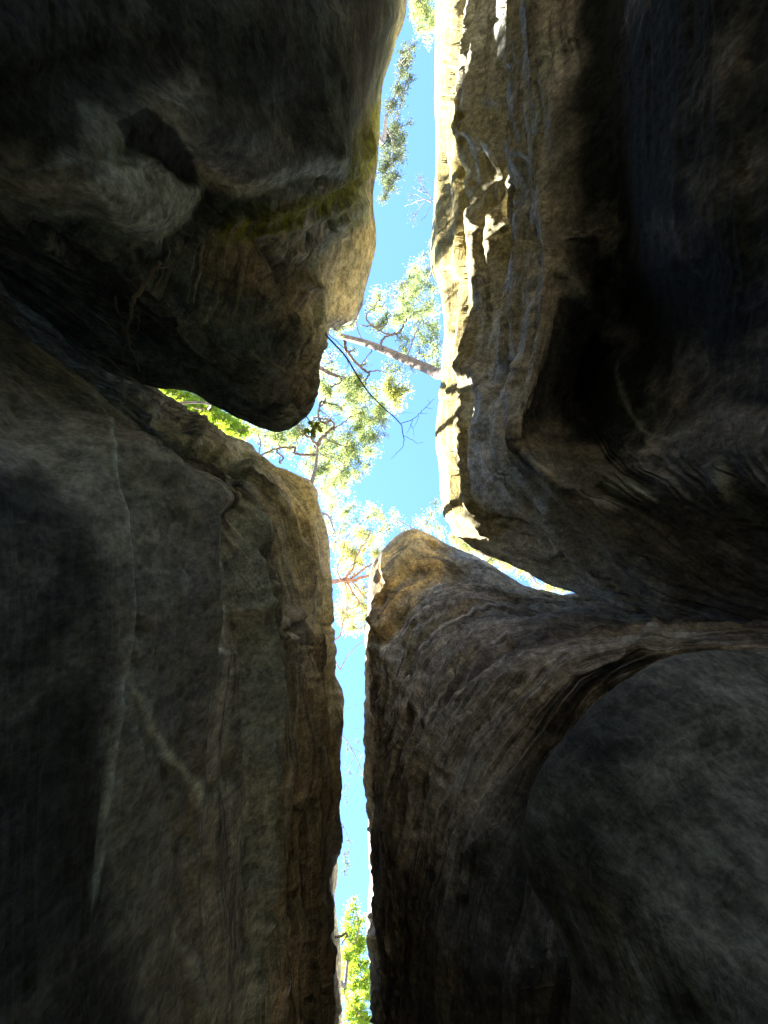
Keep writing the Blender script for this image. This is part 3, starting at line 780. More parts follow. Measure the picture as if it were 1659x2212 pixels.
rows = [a8, a7, a6, a5, a4, a3, a2, a1, a_rim, offs(a_rim, a_top(-.35, .3, -.4, 0)), offs(a_rim, a_top(-1.5, .4, -1.2, 1)), offs(a_rim, a_top(-2.8, .5, -1.6, 1)), offs(a_rim, a_top(-5.5, .6, -2.2, 1)), offs(a_rim, a_top(-16, .8, -3, 1))]
A_STROKES = [
    # two smooth hanging facets with a deep corner between them
    ('bowl', [(190, 400), (260, 350), (380, 400), (450, 430), (430, 490), (350, 540), (270, 500), (220, 450)], 22, .10),
    ('bowl', [(355, 215), (470, 230), (700, 260), (745, 340), (700, 390), (600, 420), (535, 442), (470, 380), (400, 290)], 30, .14),
    ('step', [(250, 345), (322, 332), (354, 362), (388, 390), (445, 392)], 10, .06),
    ('step', [(355, 225), (400, 290), (450, 365), (500, 420), (540, 448)], 12, -.08),
    ('step', [(742, 380), (660, 410), (560, 445), (470, 470), (430, 500), (340, 560)], 22, -.14),
    # mossy layered band
    ('ridge', [(815, 235), (795, 300), (740, 390), (660, 440), (560, 470), (490, 490)], 10, .07),
    ('ridge', [(815, 330), (760, 430), (680, 480), (600, 500), (520, 510)], 8, .06),
    ('ridge', [(805, 420), (740, 480), (680, 530), (640, 560)], 8, .06),
    # recess between band and the fluted wedge edge
    ('bowl', [(570, 520), (610, 530), (640, 600), (650, 680), (620, 650), (590, 590)], 12, -.20),
    ('ridge', [(540, 520), (570, 580), (600, 640), (635, 700), (650, 800), (650, 880)], 12, .12),
    ('ridge', [(645, 610), (690, 620), (682, 720), (672, 820), (662, 890)], 10, .10),
    ('bowl', [(655, 700), (668, 700), (660, 800), (650, 790)], 6, -.10),
    # dark soffit of the wedge
    ('bowl', [(300, 720), (450, 700), (600, 700), (640, 800), (640, 890), (580, 910), (450, 860), (350, 800)], 30, -.22),
    ('step', [(600, 760), (500, 790), (440, 800), (360, 800)], 10, .05),
    ('step', [(630, 850), (580, 880), (560, 895)], 8, .05),
    # crevice roof
    ('bowl', [(0, 420), (150, 520), (300, 640), (330, 780), (200, 720), (0, 580)], 40, -.20),
]
A_MASKS = [('stain_shade', [(320, 225), (370, 270), (425, 345), (438, 392), (388, 388), (354, 360), (322, 332), (280, 320), (250, 260)], 6, .9),
           ('stain_shade', [(360, 200), (480, 215), (700, 240), (790, 230), (742, 330), (640, 350), (500, 370), (430, 320)], 22, .6),
           ('stain_shade', [(-300, -200), (500, -200), (420, 120), (340, 230), (240, 280), (180, 400), (60, 330), (-300, 300)], 60, .9),
           ('stain_shade', [(300, -200), (900, -200), (830, 150), (745, 250), (640, 300), (480, 230), (350, 150)], 60, .78),
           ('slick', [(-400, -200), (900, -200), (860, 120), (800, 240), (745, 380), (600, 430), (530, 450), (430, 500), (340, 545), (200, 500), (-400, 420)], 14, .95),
           ('slick', [(300, 720), (450, 690), (600, 700), (640, 800), (640, 880), (580, 900), (400, 840)], 20, .7),
           ('pale', [(180, 395), (225, 375), (262, 352), (320, 340), (352, 368), (385, 395), (440, 396), (443, 450), (430, 482), (362, 525), (300, 507), (245, 475), (220, 428)], 6, 1.0),
           ('pale', [(180, 235), (230, 235), (270, 285), (250, 340), (200, 300)], 26, .35),
           ('pale', [(490, 395), (600, 375), (735, 340), (740, 370), (640, 400), (545, 442), (520, 430)], 14, .55),  # lit lower edge of the second facet, painted paler
           ('slick', [(705, 690), (715, 590), (770, 500), (815, 470), (818, 540), (795, 600), (765, 690)], 12, .8),
           ('moss', [(800, 230), (745, 390), (640, 430), (480, 480), (480, 540), (620, 510), (740, 460), (810, 350), (835, 220)], 18, 1.0),
           ('warm', [(700, 560), (760, 500), (822, 450), (830, 540), (800, 600), (770, 700), (690, 720)], 14, .6),
           ('warm', [(440, 520), (560, 500), (690, 600), (690, 720), (670, 880), (640, 890), (640, 740), (590, 650), (480, 640), (430, 580)], 16, .5)]
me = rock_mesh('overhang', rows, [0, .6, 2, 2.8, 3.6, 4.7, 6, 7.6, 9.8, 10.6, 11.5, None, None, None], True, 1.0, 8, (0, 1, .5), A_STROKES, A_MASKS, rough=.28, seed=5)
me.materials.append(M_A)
tag(link(bpy.data.objects.new('overhanging_boulder', me)), 'huge dark overhanging boulder with smooth grey-green facets and mossy layered edge, upper left', 'boulder',
    'sandstone rocks of the slot canyon', 'thing')

# ------------------------------------------------------------------ TREES
#__TREES__
rng = random.Random(5)


def leaf_material(name, col, trans, tamt):
    m = bpy.data.materials.new(name); m.use_nodes = True
    t = m.node_tree; N_ = t.nodes; L = t.links
    out = N_['Material Output']; bs = N_['Principled BSDF']
    bs.inputs['Roughness'].default_value = 0.5
    bs.inputs['Specular IOR Level'].default_value = 0.3
    g = N_.new('ShaderNodeNewGeometry')
    n = N_.new('ShaderNodeTexNoise'); n.inputs['Scale'].default_value = 2.2; n.inputs['Detail'].default_value = 3
    L.new(g.outputs['Position'], n.inputs['Vector'])
    ri = N_.new('ShaderNodeMix'); ri.data_type = 'RGBA'
    L.new(n.outputs['Fac'], ri.inputs['Factor'])
    ri.inputs[6].default_value = (*[c * 0.6 for c in col], 1); ri.inputs[7].default_value = (*[c * 1.35 for c in col], 1)
    L.new(ri.outputs[2], bs.inputs['Base Color'])
    tr = N_.new('ShaderNodeBsdfTranslucent'); tr.inputs[0].default_value = (*trans, 1)
    mx = N_.new('ShaderNodeMixShader'); mx.inputs[0].default_value = tamt
    L.new(bs.outputs[0], mx.inputs[1]); L.new(tr.outputs[0], mx.inputs[2]); L.new(mx.outputs[0], out.inputs[0])
    return m


LEAF = {'green': leaf_material('leaf green', (0.12, 0.15, 0.06), (0.40, 0.48, 0.15), 0.5),
        'grey': leaf_material('leaf grey green', (0.07, 0.09, 0.05), (0.16, 0.20, 0.08), 0.35),
        'lime': leaf_material('leaf lime', (0.10, 0.16, 0.02), (0.34, 0.46, 0.03), 0.55),
        'yellow': leaf_material('leaf yellow green', (0.13, 0.15, 0.05), (0.45, 0.45, 0.10), 0.5)}


def bark_material(name, a, b):
    m = simple_mat(name, a)
    t = m.node_tree; bs = t.nodes['Principled BSDF']
    g = t.nodes.new('ShaderNodeNewGeometry'); n = t.nodes.new('ShaderNodeTexNoise')
    n.inputs['Scale'].default_value = 9; n.inputs['Detail'].default_value = 6
    t.links.new(g.outputs['Position'], n.inputs['Vector'])
    r_ = t.nodes.new('ShaderNodeValToRGB'); r_.color_ramp.elements[0].position = .35; r_.color_ramp.elements[1].position = .65
    r_.color_ramp.elements[0].color = (*a, 1); r_.color_ramp.elements[1].color = (*b, 1)
    t.links.new(n.outputs['Fac'], r_.inputs[0]); t.links.new(r_.outputs[0], bs.inputs['Base Color'])
    bp = t.nodes.new('ShaderNodeBump'); bp.inputs['Distance'].default_value = .02
    t.links.new(n.outputs['Fac'], bp.inputs['Height']); t.links.new(bp.outputs[0], bs.inputs['Normal'])
    return m


BARK = bark_material('bark', (0.06, 0.042, 0.03), (0.17, 0.115, 0.075))
BARK_RED = bark_material('reddish bark', (0.17, 0.075, 0.04), (0.34, 0.18, 0.10))
BARK_GREY = bark_material('grey bark', (0.10, 0.085, 0.075), (0.24, 0.2, 0.17))


class MB:
    def __init__(self): self.v = []; self.f = []

    def tube(self, pts, r0, r1, sides=5):
        pts = [Vector(p) for p in pts]
        n = len(pts)
        if n < 2: return
        base = len(self.v)
        ref = Vector((0.31, 0.52, 0.79))
        for i, p in enumerate(pts):
            d = (pts[min(i + 1, n - 1)] - pts[max(i - 1, 0)])
            if d.length < 1e-9: d = Vector((0, 0, 1))
            d.normalize()
            a = d.cross(ref)
            if a.length < 1e-3: a = d.cross(Vector((1, 0, 0)))
            a.normalize(); b = d.cross(a)
            r = r0 + (r1 - r0) * i / (n - 1)
            for k in range(sides):
                an = 2 * math.pi * k / sides
                self.v.append(tuple(p + a * (math.cos(an) * r) + b * (math.sin(an) * r)))
        for i in range(n - 1):
            for k in range(sides):
                k2 = (k + 1) % sides
                self.f.append((base + i * sides + k, base + i * sides + k2, base + (i + 1) * sides + k2, base + (i + 1) * sides + k))
        self.f.append(tuple(base + k for k in range(sides))[::-1])
        self.f.append(tuple(base + (n - 1) * sides + k for k in range(sides)))

    def leaf(self, p, size, d=None, wr=0.42):
        """a small folded pointed leaf of four edge points and a raised midrib end"""
        if d is None: d = Vector((rng.gauss(0, 1), rng.gauss(0, 1), rng.gauss(0, .6)))
        d = d.normalized()
        s_ = d.cross(Vector((rng.gauss(0, 1), rng.gauss(0, 1), rng.gauss(0, 1)))).normalized()
        n_ = d.cross(s_)
        b = len(self.v); p = Vector(p)
        self.v += [tuple(p), tuple(p + d * size * .45 + s_ * size * wr * .5 + n_ * size * .10), tuple(p + d * size),
                   tuple(p + d * size * .45 - s_ * size * wr * .5 + n_ * size * .10)]
        self.f += [(b, b + 1, b + 2), (b, b + 2, b + 3)]

    def build(self, name, mat, parent=None, smooth_=True):
        me = bpy.data.meshes.new(name); me.from_pydata(self.v, [], self.f); me.materials.append(mat)
        if smooth_: me.polygons.foreach_set('use_smooth', [True] * len(me.polygons))
        me.update()
        return link(bpy.data.objects.new(name, me), parent)

    def local(self, org):
        o = Vector(org)
        self.v = [tuple(Vector(v) - o) for v in self.v]
        return self


def crooked(a, b, wob, n=6):
    """a branch that wanders from a to b"""
    a, b = Vector(a), Vector(b)
    L = (b - a).length
    pts = [a]
    off = Vector((0, 0, 0))
    for i in range(1, n):
        t = i / n
        off = off * .7 + Vector((rng.gauss(0, 1), rng.gauss(0, 1), rng.gauss(0, 1))) * wob * L / n * 1.6
        pts.append(a.lerp(b, t) + off * math.sin(math.pi * t))
    pts.append(b)
    return pts


def curve3(pts, n=5):
    return [Vector(p) for p in spline2([tuple(p) for p in pts], n)]


def fill(poly, z, n, r_, dn, seed=1):
    """clumps spread through a region"""
    rg = random.Random(seed); xs = [p[0] for p in poly]; ys = [p[1] for p in poly]; out = []
    while len(out) < n:
        p = (rg.uniform(min(xs), max(xs)), rg.uniform(min(ys), max(ys)))
        if in_poly(np.array([p]), poly)[0]: out.append((p[0], p[1], z + rg.uniform(-.7, .7), r_ * rg.uniform(.6, 1.3), dn * rg.uniform(.6, 1.3)))
    return out


def tree(name, label, cat, base, trunk, limbs, clumps, leaf='green', bark=None, r0=.10, leaf_size=.075, density=.30, wob=.5, twig=.006,
         group=None, twigs_only=(), trunk_r1=None, dz=.8):
    """base: where it roots; trunk and limbs: polylines (points with height); clumps: (px, py, z, radius in px, density factor)"""
    bark = bark or BARK
    b = Vector(vec(base))
    root = bpy.data.objects.new(name, None); link(root); root.location = b; root.empty_display_size = .3
    tag(root, label, cat, group, 'thing')
    tp = [b] + [Vector(vec(p)) for p in trunk]
    tp = curve3(tp, 6)
    m = MB(); m.tube(tp, r0, trunk_r1 or r0 * .45, 8); m.local(b).build('trunk', bark, root)
    nodes = [(p, r0 * (1 - .55 * i / len(tp))) for i, p in enumerate(tp)][len(tp) // 3:]
    mb = MB()
    for lb in limbs:
        pts, rr = lb[0], lb[1]
        p3 = [Vector(vec(p)) for p in pts]
        st = min(nodes, key=lambda q: (q[0] - p3[0]).length)[0]
        if (st - p3[0]).length > .05: p3 = crooked(st, p3[0], wob * .5, 4)[:-1] + p3
        c = curve3(p3, 5)
        for i in range(1, len(c) - 1): c[i] += Vector((rng.gauss(0, 1), rng.gauss(0, 1), rng.gauss(0, 1))) * rr * .35
        mb.tube(c, rr, rr * .35, 6)
        nodes += [(p, rr * (1 - .6 * i / len(c))) for i, p in enumerate(c)]
    lf = MB()
    for (px, py, z, rp, dn) in clumps:
        c = Vector(P(px, py, z)); rad = rp * z / F
        q = min(nodes, key=lambda k: (k[0] - c).length)
        path = crooked(q[0], c, wob, 7)
        r_ = max(twig * 1.3, min(q[1] * .6, .035))
        mb.tube(path, r_, twig, 5)
        nodes += [(p, r_ * .6) for p in path[3:]]
        n = int(rp * rp * density * dn * 3.0)
        k = max(4, int(rp * .45))
        tw = []
        for i in range(k):
            d = Vector((rng.gauss(0, 1), rng.gauss(0, 1), rng.gauss(0, 1))).normalized()
            e = c + Vector((d.x, d.y, d.z * dz)) * rad * (rng.random() ** .4) * 1.1
            s_ = path[rng.randrange(1, len(path))]
            tpth = crooked(s_, e, wob * .8, 4)
            mb.tube(tpth, twig, twig * .4, 3)
            tw.append(tpth)
        for i in range(n):
            tpth = tw[rng.randrange(k)]
            j = rng.randrange(1, len(tpth))
            p = tpth[j - 1].lerp(tpth[j], rng.random()) + Vector((rng.gauss(0, 1), rng.gauss(0, 1), rng.gauss(0, 1))) * rad * .34
            lf.leaf(p, leaf_size * rng.uniform(.35, .95))
    if mb.v: mb.local(b).build('branches', bark, root)
    if lf.v:
        o = lf.local(b).build('crown', LEAF[leaf], root, False); o['kind'] = 'stuff'
    return root


def lat(pts, z0, z1):
    n = len(pts)
    return [(x, y, z0 + (z1 - z0) * i / max(1, n - 1)) for i, (x, y) in enumerate(pts)]


G_TREES = 'trees on the rim above the slot'
# leaning trunk that crosses the widest part of the slot
tree('leaning_tree', 'leaning tree whose thick bare sunlit trunk crosses the widest part of the slot', 'tree',
     ('w', 1.25, -2.35, 11.6), lat([(952, 807), (925, 797), (890, 782), (850, 765), (815, 750), (780, 738), (735, 726)], 12.3, 15.5), [
         (lat([(818, 752), (826, 733), (840, 724), (826, 718), (807, 706), (778, 702)], 14.4, 14.8), .035),
         (lat([(840, 724), (861, 718), (872, 702), (882, 680), (878, 650)], 14.5, 15.5), .03),
         (lat([(807, 706), (830, 704), (836, 690), (832, 672)], 14.7, 15.3), .022),
         (lat([(807, 706), (792, 690), (790, 668), (800, 655)], 14.7, 15.2), .02),
         (lat([(744, 732), (749, 758), (763, 779), (786, 799), (795, 806), (790, 826), (787, 836)], 15.4, 15.8), .04),
         (lat([(795, 804), (815, 800), (836, 806)], 15.6, 15.9), .02),
         (lat([(802, 758), (780, 787), (770, 800)], 14.8, 15.4), .02),
         (lat([(921, 793), (917, 775), (913, 758)], 13.0, 13.1), .018),
         (lat([(880, 776), (890, 740), (900, 715), (912, 690)], 13.6, 14.6), .022),
         (lat([(790, 742), (770, 700), (790, 650), (830, 640)], 15, 16), .018)],
     [(858, 690, 15.4, 30, .7), (880, 660, 15.5, 30, .7), (905, 680, 15, 28, .7), (930, 660, 15, 24, .7), (900, 635, 15.6, 26, .6), (930, 705, 14.6, 22, .9),
      (938, 735, 14.4, 20, 1.1), (915, 742, 14.5, 18, .9), (880, 730, 14.8, 20, .6), (850, 640, 15.6, 22, .4), (822, 665, 15.6, 20, .4), (930, 770, 13.6, 14, .6),
      *fill([(800, 640), (860, 610), (900, 560), (945, 600), (950, 790), (900, 800), (850, 755), (800, 700)], 15.3, 46, 15, .85, 2), (860, 800, 15.6, 22, .8), (838, 790, 15.8, 18, .8), (890, 800, 15, 14, .5), (765, 752, 15.6, 14, .4), (790, 780, 15.6, 12, .5)],
     'green', BARK, r0=.105, leaf_size=.06, density=.34, group=G_TREES, trunk_r1=.06)
# contorted tree over the left wall
tree('contorted_tree', 'tree with winding contorted branches above the notch between overhang and left wall', 'tree',
     ('w', -1.3, -.08, 11.5), lat([(672, 1045), (682, 1005), (686, 962)], 12.6, 14.6), [
         (lat([(686, 962), (672, 948), (655, 935), (640, 915), (625, 900)], 14.6, 15.6), .04),
         (lat([(686, 962), (694, 948), (712, 930), (721, 924), (715, 908), (695, 905), (674, 900)], 14.6, 15.8), .04),
         (lat([(721, 924), (740, 915), (760, 900), (780, 890)], 15, 16), .025),
         (lat([(690, 905), (688, 884), (703, 872), (724, 874), (737, 882), (742, 894)], 15.2, 16.2), .03),
         (lat([(690, 884), (705, 896), (722, 907)], 15.3, 15.9), .022),
         (lat([(703, 870), (704, 850), (715, 836), (703, 832), (690, 836)], 15.4, 16.3), .025),
         (lat([(715, 836), (735, 825), (745, 808)], 15.8, 16.4), .02),
         (lat([(700, 945), (730, 960), (760, 965), (785, 950)], 15, 16.2), .022),
         (lat([(684, 975), (700, 985), (725, 990), (745, 1005)], 14.8, 15.8), .02),
         (lat([(560, 985), (563, 960), (558, 938)], 14, 15), .03),
         (lat([(604, 1000), (605, 975), (600, 958)], 14.2, 15), .022)],
     [(712, 800, 16.6, 24, 1), (740, 828, 16.6, 22, .9), (765, 860, 16.4, 26, .9), (792, 882, 16.4, 24, .9), (806, 908, 16.2, 20, 1), (775, 915, 16, 28, 1.1),
      (742, 935, 15.8, 26, 1.1), (790, 945, 16, 22, 1.1), (762, 975, 16, 28, 1.2), (725, 985, 15.8, 26, 1.2), (700, 1012, 15.6, 22, 1.2), (775, 1003, 16, 16, 1),
      (735, 1022, 16, 24, 1.1), (702, 1042, 15.8, 18, 1), (748, 1048, 16, 16, .8), (650, 930, 15.6, 26, 1.3), (622, 918, 15.6, 22, 1.2), (600, 945, 15.4, 20, 1.1),
      (640, 950, 15.2, 16, 1), (655, 1010, 15.4, 18, .9), (625, 985, 15.2, 10, .7), (680, 1030, 15.4, 14, 1), (700, 860, 16, 18, .7), (690, 800, 16.4, 18, .9), (720, 955, 15.6, 20, 1),
      (575, 940, 15, 18, 1.2), (548, 930, 15, 16, 1.2), *fill([(690, 720), (720, 760), (705, 790), (760, 800), (800, 820), (830, 870), (832, 930), (810, 965), (790, 1010), (760, 1060), (720, 1085), (685, 1060), (680, 1000), (640, 950), (560, 950), (510, 925), (560, 930), (640, 925), (690, 880)], 16, 120, 14, 1.15, 3), *fill([(600, 930), (640, 955), (620, 975), (600, 1000), (560, 960)], 15.4, 12, 12, 1.2, 4), (690, 930, 15.4, 14, .7), (720, 760, 16.4, 12, .5)],
     'green', BARK, r0=.05, leaf_size=.058, density=.40, wob=.75, group=G_TREES)
tree('yellow_green_tree', 'tree with a bright yellow-green clump beside the contorted branches, in mid slot', 'tree',
     ('w', -2.1, -2.9, 11.9), lat([(700, 800), (760, 822)], 15, 17), [(lat([(760, 822), (800, 835), (845, 850)], 17, 17.6), .022), (lat([(760, 822), (770, 850)], 17, 17.3), .018)],
     [(848, 850, 17.6, 24, 1.3), (866, 838, 17.6, 22, 1.2), (855, 876, 17.6, 18, 1.2), (838, 832, 17.4, 18, 1), (885, 845, 17.4, 12, .8), (776, 862, 17.2, 15, 1.6), (845, 815, 17.4, 16, .8)],
     'yellow', BARK, r0=.06, leaf_size=.085, density=.36, group=G_TREES)
tree('rim_shrub', 'sunlit yellow-green shrub growing on the beige rim of the overhang', 'shrub',
     ('w', -.85, -3.1, 11.7), lat([(725, 712), (742, 695)], 11.9, 12.3), [(lat([(742, 695), (760, 700), (765, 712)], 12.3, 12.5), .012)],
     [(745, 676, 12.4, 20, 1.6), (733, 698, 12.3, 20, 1.6), (755, 698, 12.4, 16, 1.4), (722, 712, 12.3, 14, 1.3), (757, 664, 12.5, 9, 1)],
     'yellow', BARK, r0=.025, leaf_size=.05, density=.5, group='shrubs and sprigs on the rims')
tree('overhang_tree', 'dark leafy tree peeking out along the top edge of the overhanging boulder', 'tree',
     ('w', -.9, -7.2, 11.9), lat([(820, 300), (835, 250)], 14.5, 16.5), [
         (lat([(835, 250), (855, 200), (868, 150), (885, 110)], 16.4, 16.8), .03), (lat([(835, 270), (850, 320), (838, 380), (832, 425)], 16, 16.4), .03),
         (lat([(850, 290), (870, 272), (890, 268)], 16.3, 16.5), .015)],
     [(852, 232, 16.6, 22, 1.3), (862, 192, 16.6, 20, 1.3), (868, 160, 16.7, 18, 1.1), (882, 122, 16.8, 17, 1), (850, 282, 16.5, 22, 1.4), (856, 312, 16.4, 18, 1.2), (842, 350, 16.4, 22, 1.4),
      (866, 332, 16.4, 13, .9), (836, 390, 16.4, 18, 1.3), (846, 408, 16.4, 13, 1.1), (830, 432, 16.4, 13, 1.2), (884, 266, 16.5, 10, .8), (868, 350, 16.4, 10, .7), (895, 95, 16.8, 12, .8),
      (872, 300, 16.5, 8, .6), (870, 215, 16.6, 10, .7), (825, 370, 16.4, 18, 1.2), (825, 300, 16.4, 20, 1), *fill([(815, 440), (850, 430), (872, 330), (862, 250), (890, 150), (905, 60), (880, 60), (850, 180), (830, 300)], 16.5, 26, 12, 1.2, 11)],
     'grey', BARK_GREY, r0=.08, leaf_size=.088, density=.26, group=G_TREES)
tree('light_leaved_tree', 'light green leafy tree at the very top end of the slot', 'tree',
     ('w', -.3, -11.2, 11.9), lat([(880, -60), (895, -20)], 15, 17), [(lat([(880, 40), (900, 60), (915, 85)], 17.3, 17.4), .014), (lat([(895, -20), (915, 20), (930, 60)], 17, 17.4), .022)],
     [(915, 28, 17.4, 20, 1.2), (930, 58, 17.4, 16, 1.1), (905, 62, 17.4, 16, 1), (932, 88, 17.4, 12, 1), (898, 12, 17.4, 16, 1.2), (922, 5, 17.4, 16, 1.2), (912, -40, 17.4, 26, 1.2), (940, 30, 17.4, 14, 1.1), *fill([(890, -20), (940, -20), (938, 110), (915, 90), (890, 40)], 17.4, 16, 12, 1.1, 12)],
     'green', BARK, r0=.08, leaf_size=.075, density=.36, group=G_TREES)
tree('bare_twig_shrub', 'nearly bare shrub with fine purple-grey twigs by the sunlit rim', 'shrub',
     ('w', .95, -4.55, 11.6), lat([(948, 445), (935, 432)], 12, 12.4), [
         (lat([(935, 432), (922, 415), (910, 395), (905, 375)], 12.4, 12.8), .011), (lat([(935, 438), (912, 430), (892, 438), (875, 445)], 12.4, 12.9), .011),
         (lat([(920, 432), (905, 450), (890, 470)], 12.5, 12.9), .008), (lat([(930, 440), (920, 465), (905, 480), (892, 490)], 12.5, 12.9), .008),
         (lat([(925, 418), (905, 412), (890, 402)], 12.5, 12.9), .007), (lat([(912, 430), (900, 420), (885, 422)], 12.6, 12.9), .006)],
     [(910, 385, 12.8, 16, .28), (888, 430, 12.9, 16, .16), (900, 460, 12.9, 15, .16), (915, 410, 12.7, 14, .2), (890, 480, 12.9, 12, .2), (908, 440, 12.8, 14, .1)],
     'grey', BARK_GREY, r0=.018, leaf_size=.035, density=.4, twig=.0035, group='shrubs and sprigs on the rims')
tree('rim_sapling', 'small leafy sapling leaning out from the sunlit rim above the leaning trunk', 'sapling',
     ('w', 1.0, -3.6, 11.6), lat([(948, 555), (935, 580), (920, 610)], 12, 13), [(lat([(920, 610), (905, 625), (890, 640)], 13, 13.4), .01), (lat([(930, 590), (915, 572), (905, 548)], 12.8, 13.2), .01)],
     [(912, 608, 13.2, 18, 1.1), (926, 590, 13, 18, 1.2), (898, 628, 13.3, 15, 1), (930, 622, 13, 14, 1.1), (908, 560, 13.2, 11, .5), (885, 612, 13.4, 10, .6), (880, 640, 13.4, 12, .5), (925, 545, 13.1, 10, .5),
      (935, 520, 13, 10, .4), (835, 620, 13.6, 10, .25)],
     'green', BARK_GREY, r0=.022, leaf_size=.045, density=.45, twig=.004, group='shrubs and sprigs on the rims')
# trees below the middle
tree('ruddy_branched_tree', 'tree with ruddy spreading branches in the narrow gap left of the tan peak', 'tree',
     ('w', -1.7, 1.3, 11.9), lat([(712, 1258), (740, 1254)], 14.2, 15), [
         (lat([(740, 1254), (765, 1252), (790, 1246), (815, 1240)], 15, 15.6), .05),
         (lat([(745, 1252), (760, 1230), (768, 1205), (790, 1170), (800, 1145)], 15, 16), .03),
         (lat([(755, 1252), (785, 1230), (810, 1212), (830, 1195)], 15.2, 16), .028),
         (lat([(735, 1250), (728, 1225), (740, 1195), (745, 1170)], 15, 15.8), .025),
         (lat([(750, 1256), (765, 1285), (785, 1310), (800, 1330)], 15.1, 15.8), .026),
         (lat([(745, 1258), (750, 1290), (748, 1320), (740, 1345)], 15.1, 15.8), .022),
         (lat([(760, 1256), (790, 1290), (806, 1300)], 15.2, 15.8), .018),
         (lat([(735, 1445), (745, 1425), (765, 1402), (798, 1372)], 15.2, 15.2), .018)],
     [(748, 1208, 16, 26, .9), (778, 1188, 16, 24, .8), (738, 1180, 16, 20, .9), (772, 1152, 16, 22, .7), (802, 1172, 16, 18, .7), (750, 1290, 16, 20, 1), (772, 1308, 16, 22, 1.1),
      (748, 1335, 16, 20, 1.1), (782, 1338, 16, 15, 1), (735, 1315, 16, 14, 1), (788, 1360, 16, 8, .8), (730, 1255, 15.8, 14, .8), (785, 1262, 15.8, 14, .8), *fill([(718, 1170), (830, 1190), (800, 1250), (795, 1365), (735, 1370), (722, 1250)], 16, 40, 12, .95, 5), (760, 1352, 16, 14, .9), (815, 1190, 16, 14, .8)],
     'yellow', BARK_RED, r0=.07, leaf_size=.05, density=.5, group=G_TREES, twig=.005)
tree('fine_twigged_tree', 'fine twigged tree with small bluish leaves above the ruddy branches', 'tree',
     ('w', -1.9, .4, 11.9), lat([(700, 1110), (722, 1150)], 15, 17), [
         (lat([(722, 1190), (735, 1150), (750, 1110), (765, 1085)], 17, 17.6), .014), (lat([(740, 1170), (770, 1140), (795, 1115), (815, 1100)], 17, 17.6), .014),
         (lat([(720, 1140), (715, 1110), (712, 1080)], 17, 17.6), .012), (lat([(770, 1140), (785, 1160), (820, 1150)], 17.2, 17.6), .01)],
     [(715, 1090, 17.5, 22, .8), (740, 1110, 17.5, 22, .7), (765, 1095, 17.5, 20, .6), (790, 1120, 17.5, 20, .6), (815, 1115, 17.5, 18, .5), (705, 1125, 17.4, 18, .9), (718, 1150, 17.4, 18, .9),
      (745, 1145, 17.4, 18, .6), (775, 1140, 17.5, 18, .5), (710, 1065, 17.5, 14, .7), *fill([(690, 1060), (730, 1050), (800, 1090), (860, 1110), (840, 1190), (715, 1190)], 17.5, 44, 13, .75, 6), (735, 1075, 17.5, 12, .5), (825, 1140, 17.4, 12, .5)],
     'green', BARK_GREY, r0=.05, leaf_size=.055, density=.42, twig=.005, group=G_TREES)
tree('corner_sapling', 'sparse small-leaved sapling between the tan peak and the sunlit wall corner', 'sapling',
     ('w', .75, .55, 11.9), lat([(905, 1170), (900, 1145)], 13.5, 15), [
         (lat([(900, 1145), (880, 1135), (858, 1120), (845, 1105)], 15, 15.5), .012), (lat([(905, 1150), (925, 1125), (938, 1100), (942, 1080)], 15, 15.5), .012),
         (lat([(900, 1150), (880, 1150), (850, 1150)], 15, 15.5), .01), (lat([(925, 1130), (945, 1140), (960, 1150)], 15, 15.3), .01)],
     [(850, 1108, 15.5, 13, .7), (860, 1130, 15.5, 15, .7), (838, 1140, 15.5, 12, .7), (905, 1128, 15.4, 16, .7), (928, 1112, 15.4, 16, .8), (941, 1082, 15.4, 12, .8), (928, 1142, 15.3, 16, 1),
      (947, 1140, 15.2, 14, 1.1), (880, 1138, 15.4, 12, .6), (955, 1160, 15, 12, 1), (948, 1100, 15.4, 9, .7)],
     'green', BARK_GREY, r0=.025, leaf_size=.05, density=.42, twig=.004, group='shrubs and sprigs on the rims')
tree('sunlit_tree', 'pale sunlit foliage with dark crooked branches in the thin gap right of the peak', 'tree',
     ('w', 2.2, .2, 11.9), lat([(1120, 1150), (1100, 1190)], 14, 16), [
         (lat([(1100, 1190), (1065, 1203), (1030, 1190), (1005, 1178)], 16, 16.4), .02), (lat([(1100, 1200), (1140, 1235), (1165, 1262), (1200, 1272)], 16, 16.3), .022),
         (lat([(1148, 1240), (1150, 1262), (1170, 1278)], 16.2, 16.3), .014), (lat([(1040, 1192), (1050, 1215)], 16.2, 16.3), .012)],
     [(985, 1163, 16.4, 16, 1), (1005, 1178, 16.4, 16, 1), (1035, 1190, 16.4, 18, 1), (1065, 1205, 16.4, 18, 1), (1095, 1220, 16.3, 18, 1), (1125, 1235, 16.3, 16, .8), (1160, 1262, 16.3, 14, .6),
      (1195, 1272, 16.3, 12, .9), (1225, 1275, 16.3, 12, .8), (1140, 1250, 16.3, 10, .5), *fill([(960, 1150), (1040, 1180), (1130, 1225), (1230, 1270), (1240, 1285), (1150, 1265), (1060, 1215), (980, 1180)], 16.3, 24, 12, .9, 7), (1050, 1180, 16.4, 14, .9)],
     'yellow', BARK, r0=.06, leaf_size=.055, density=.45, group=G_TREES)
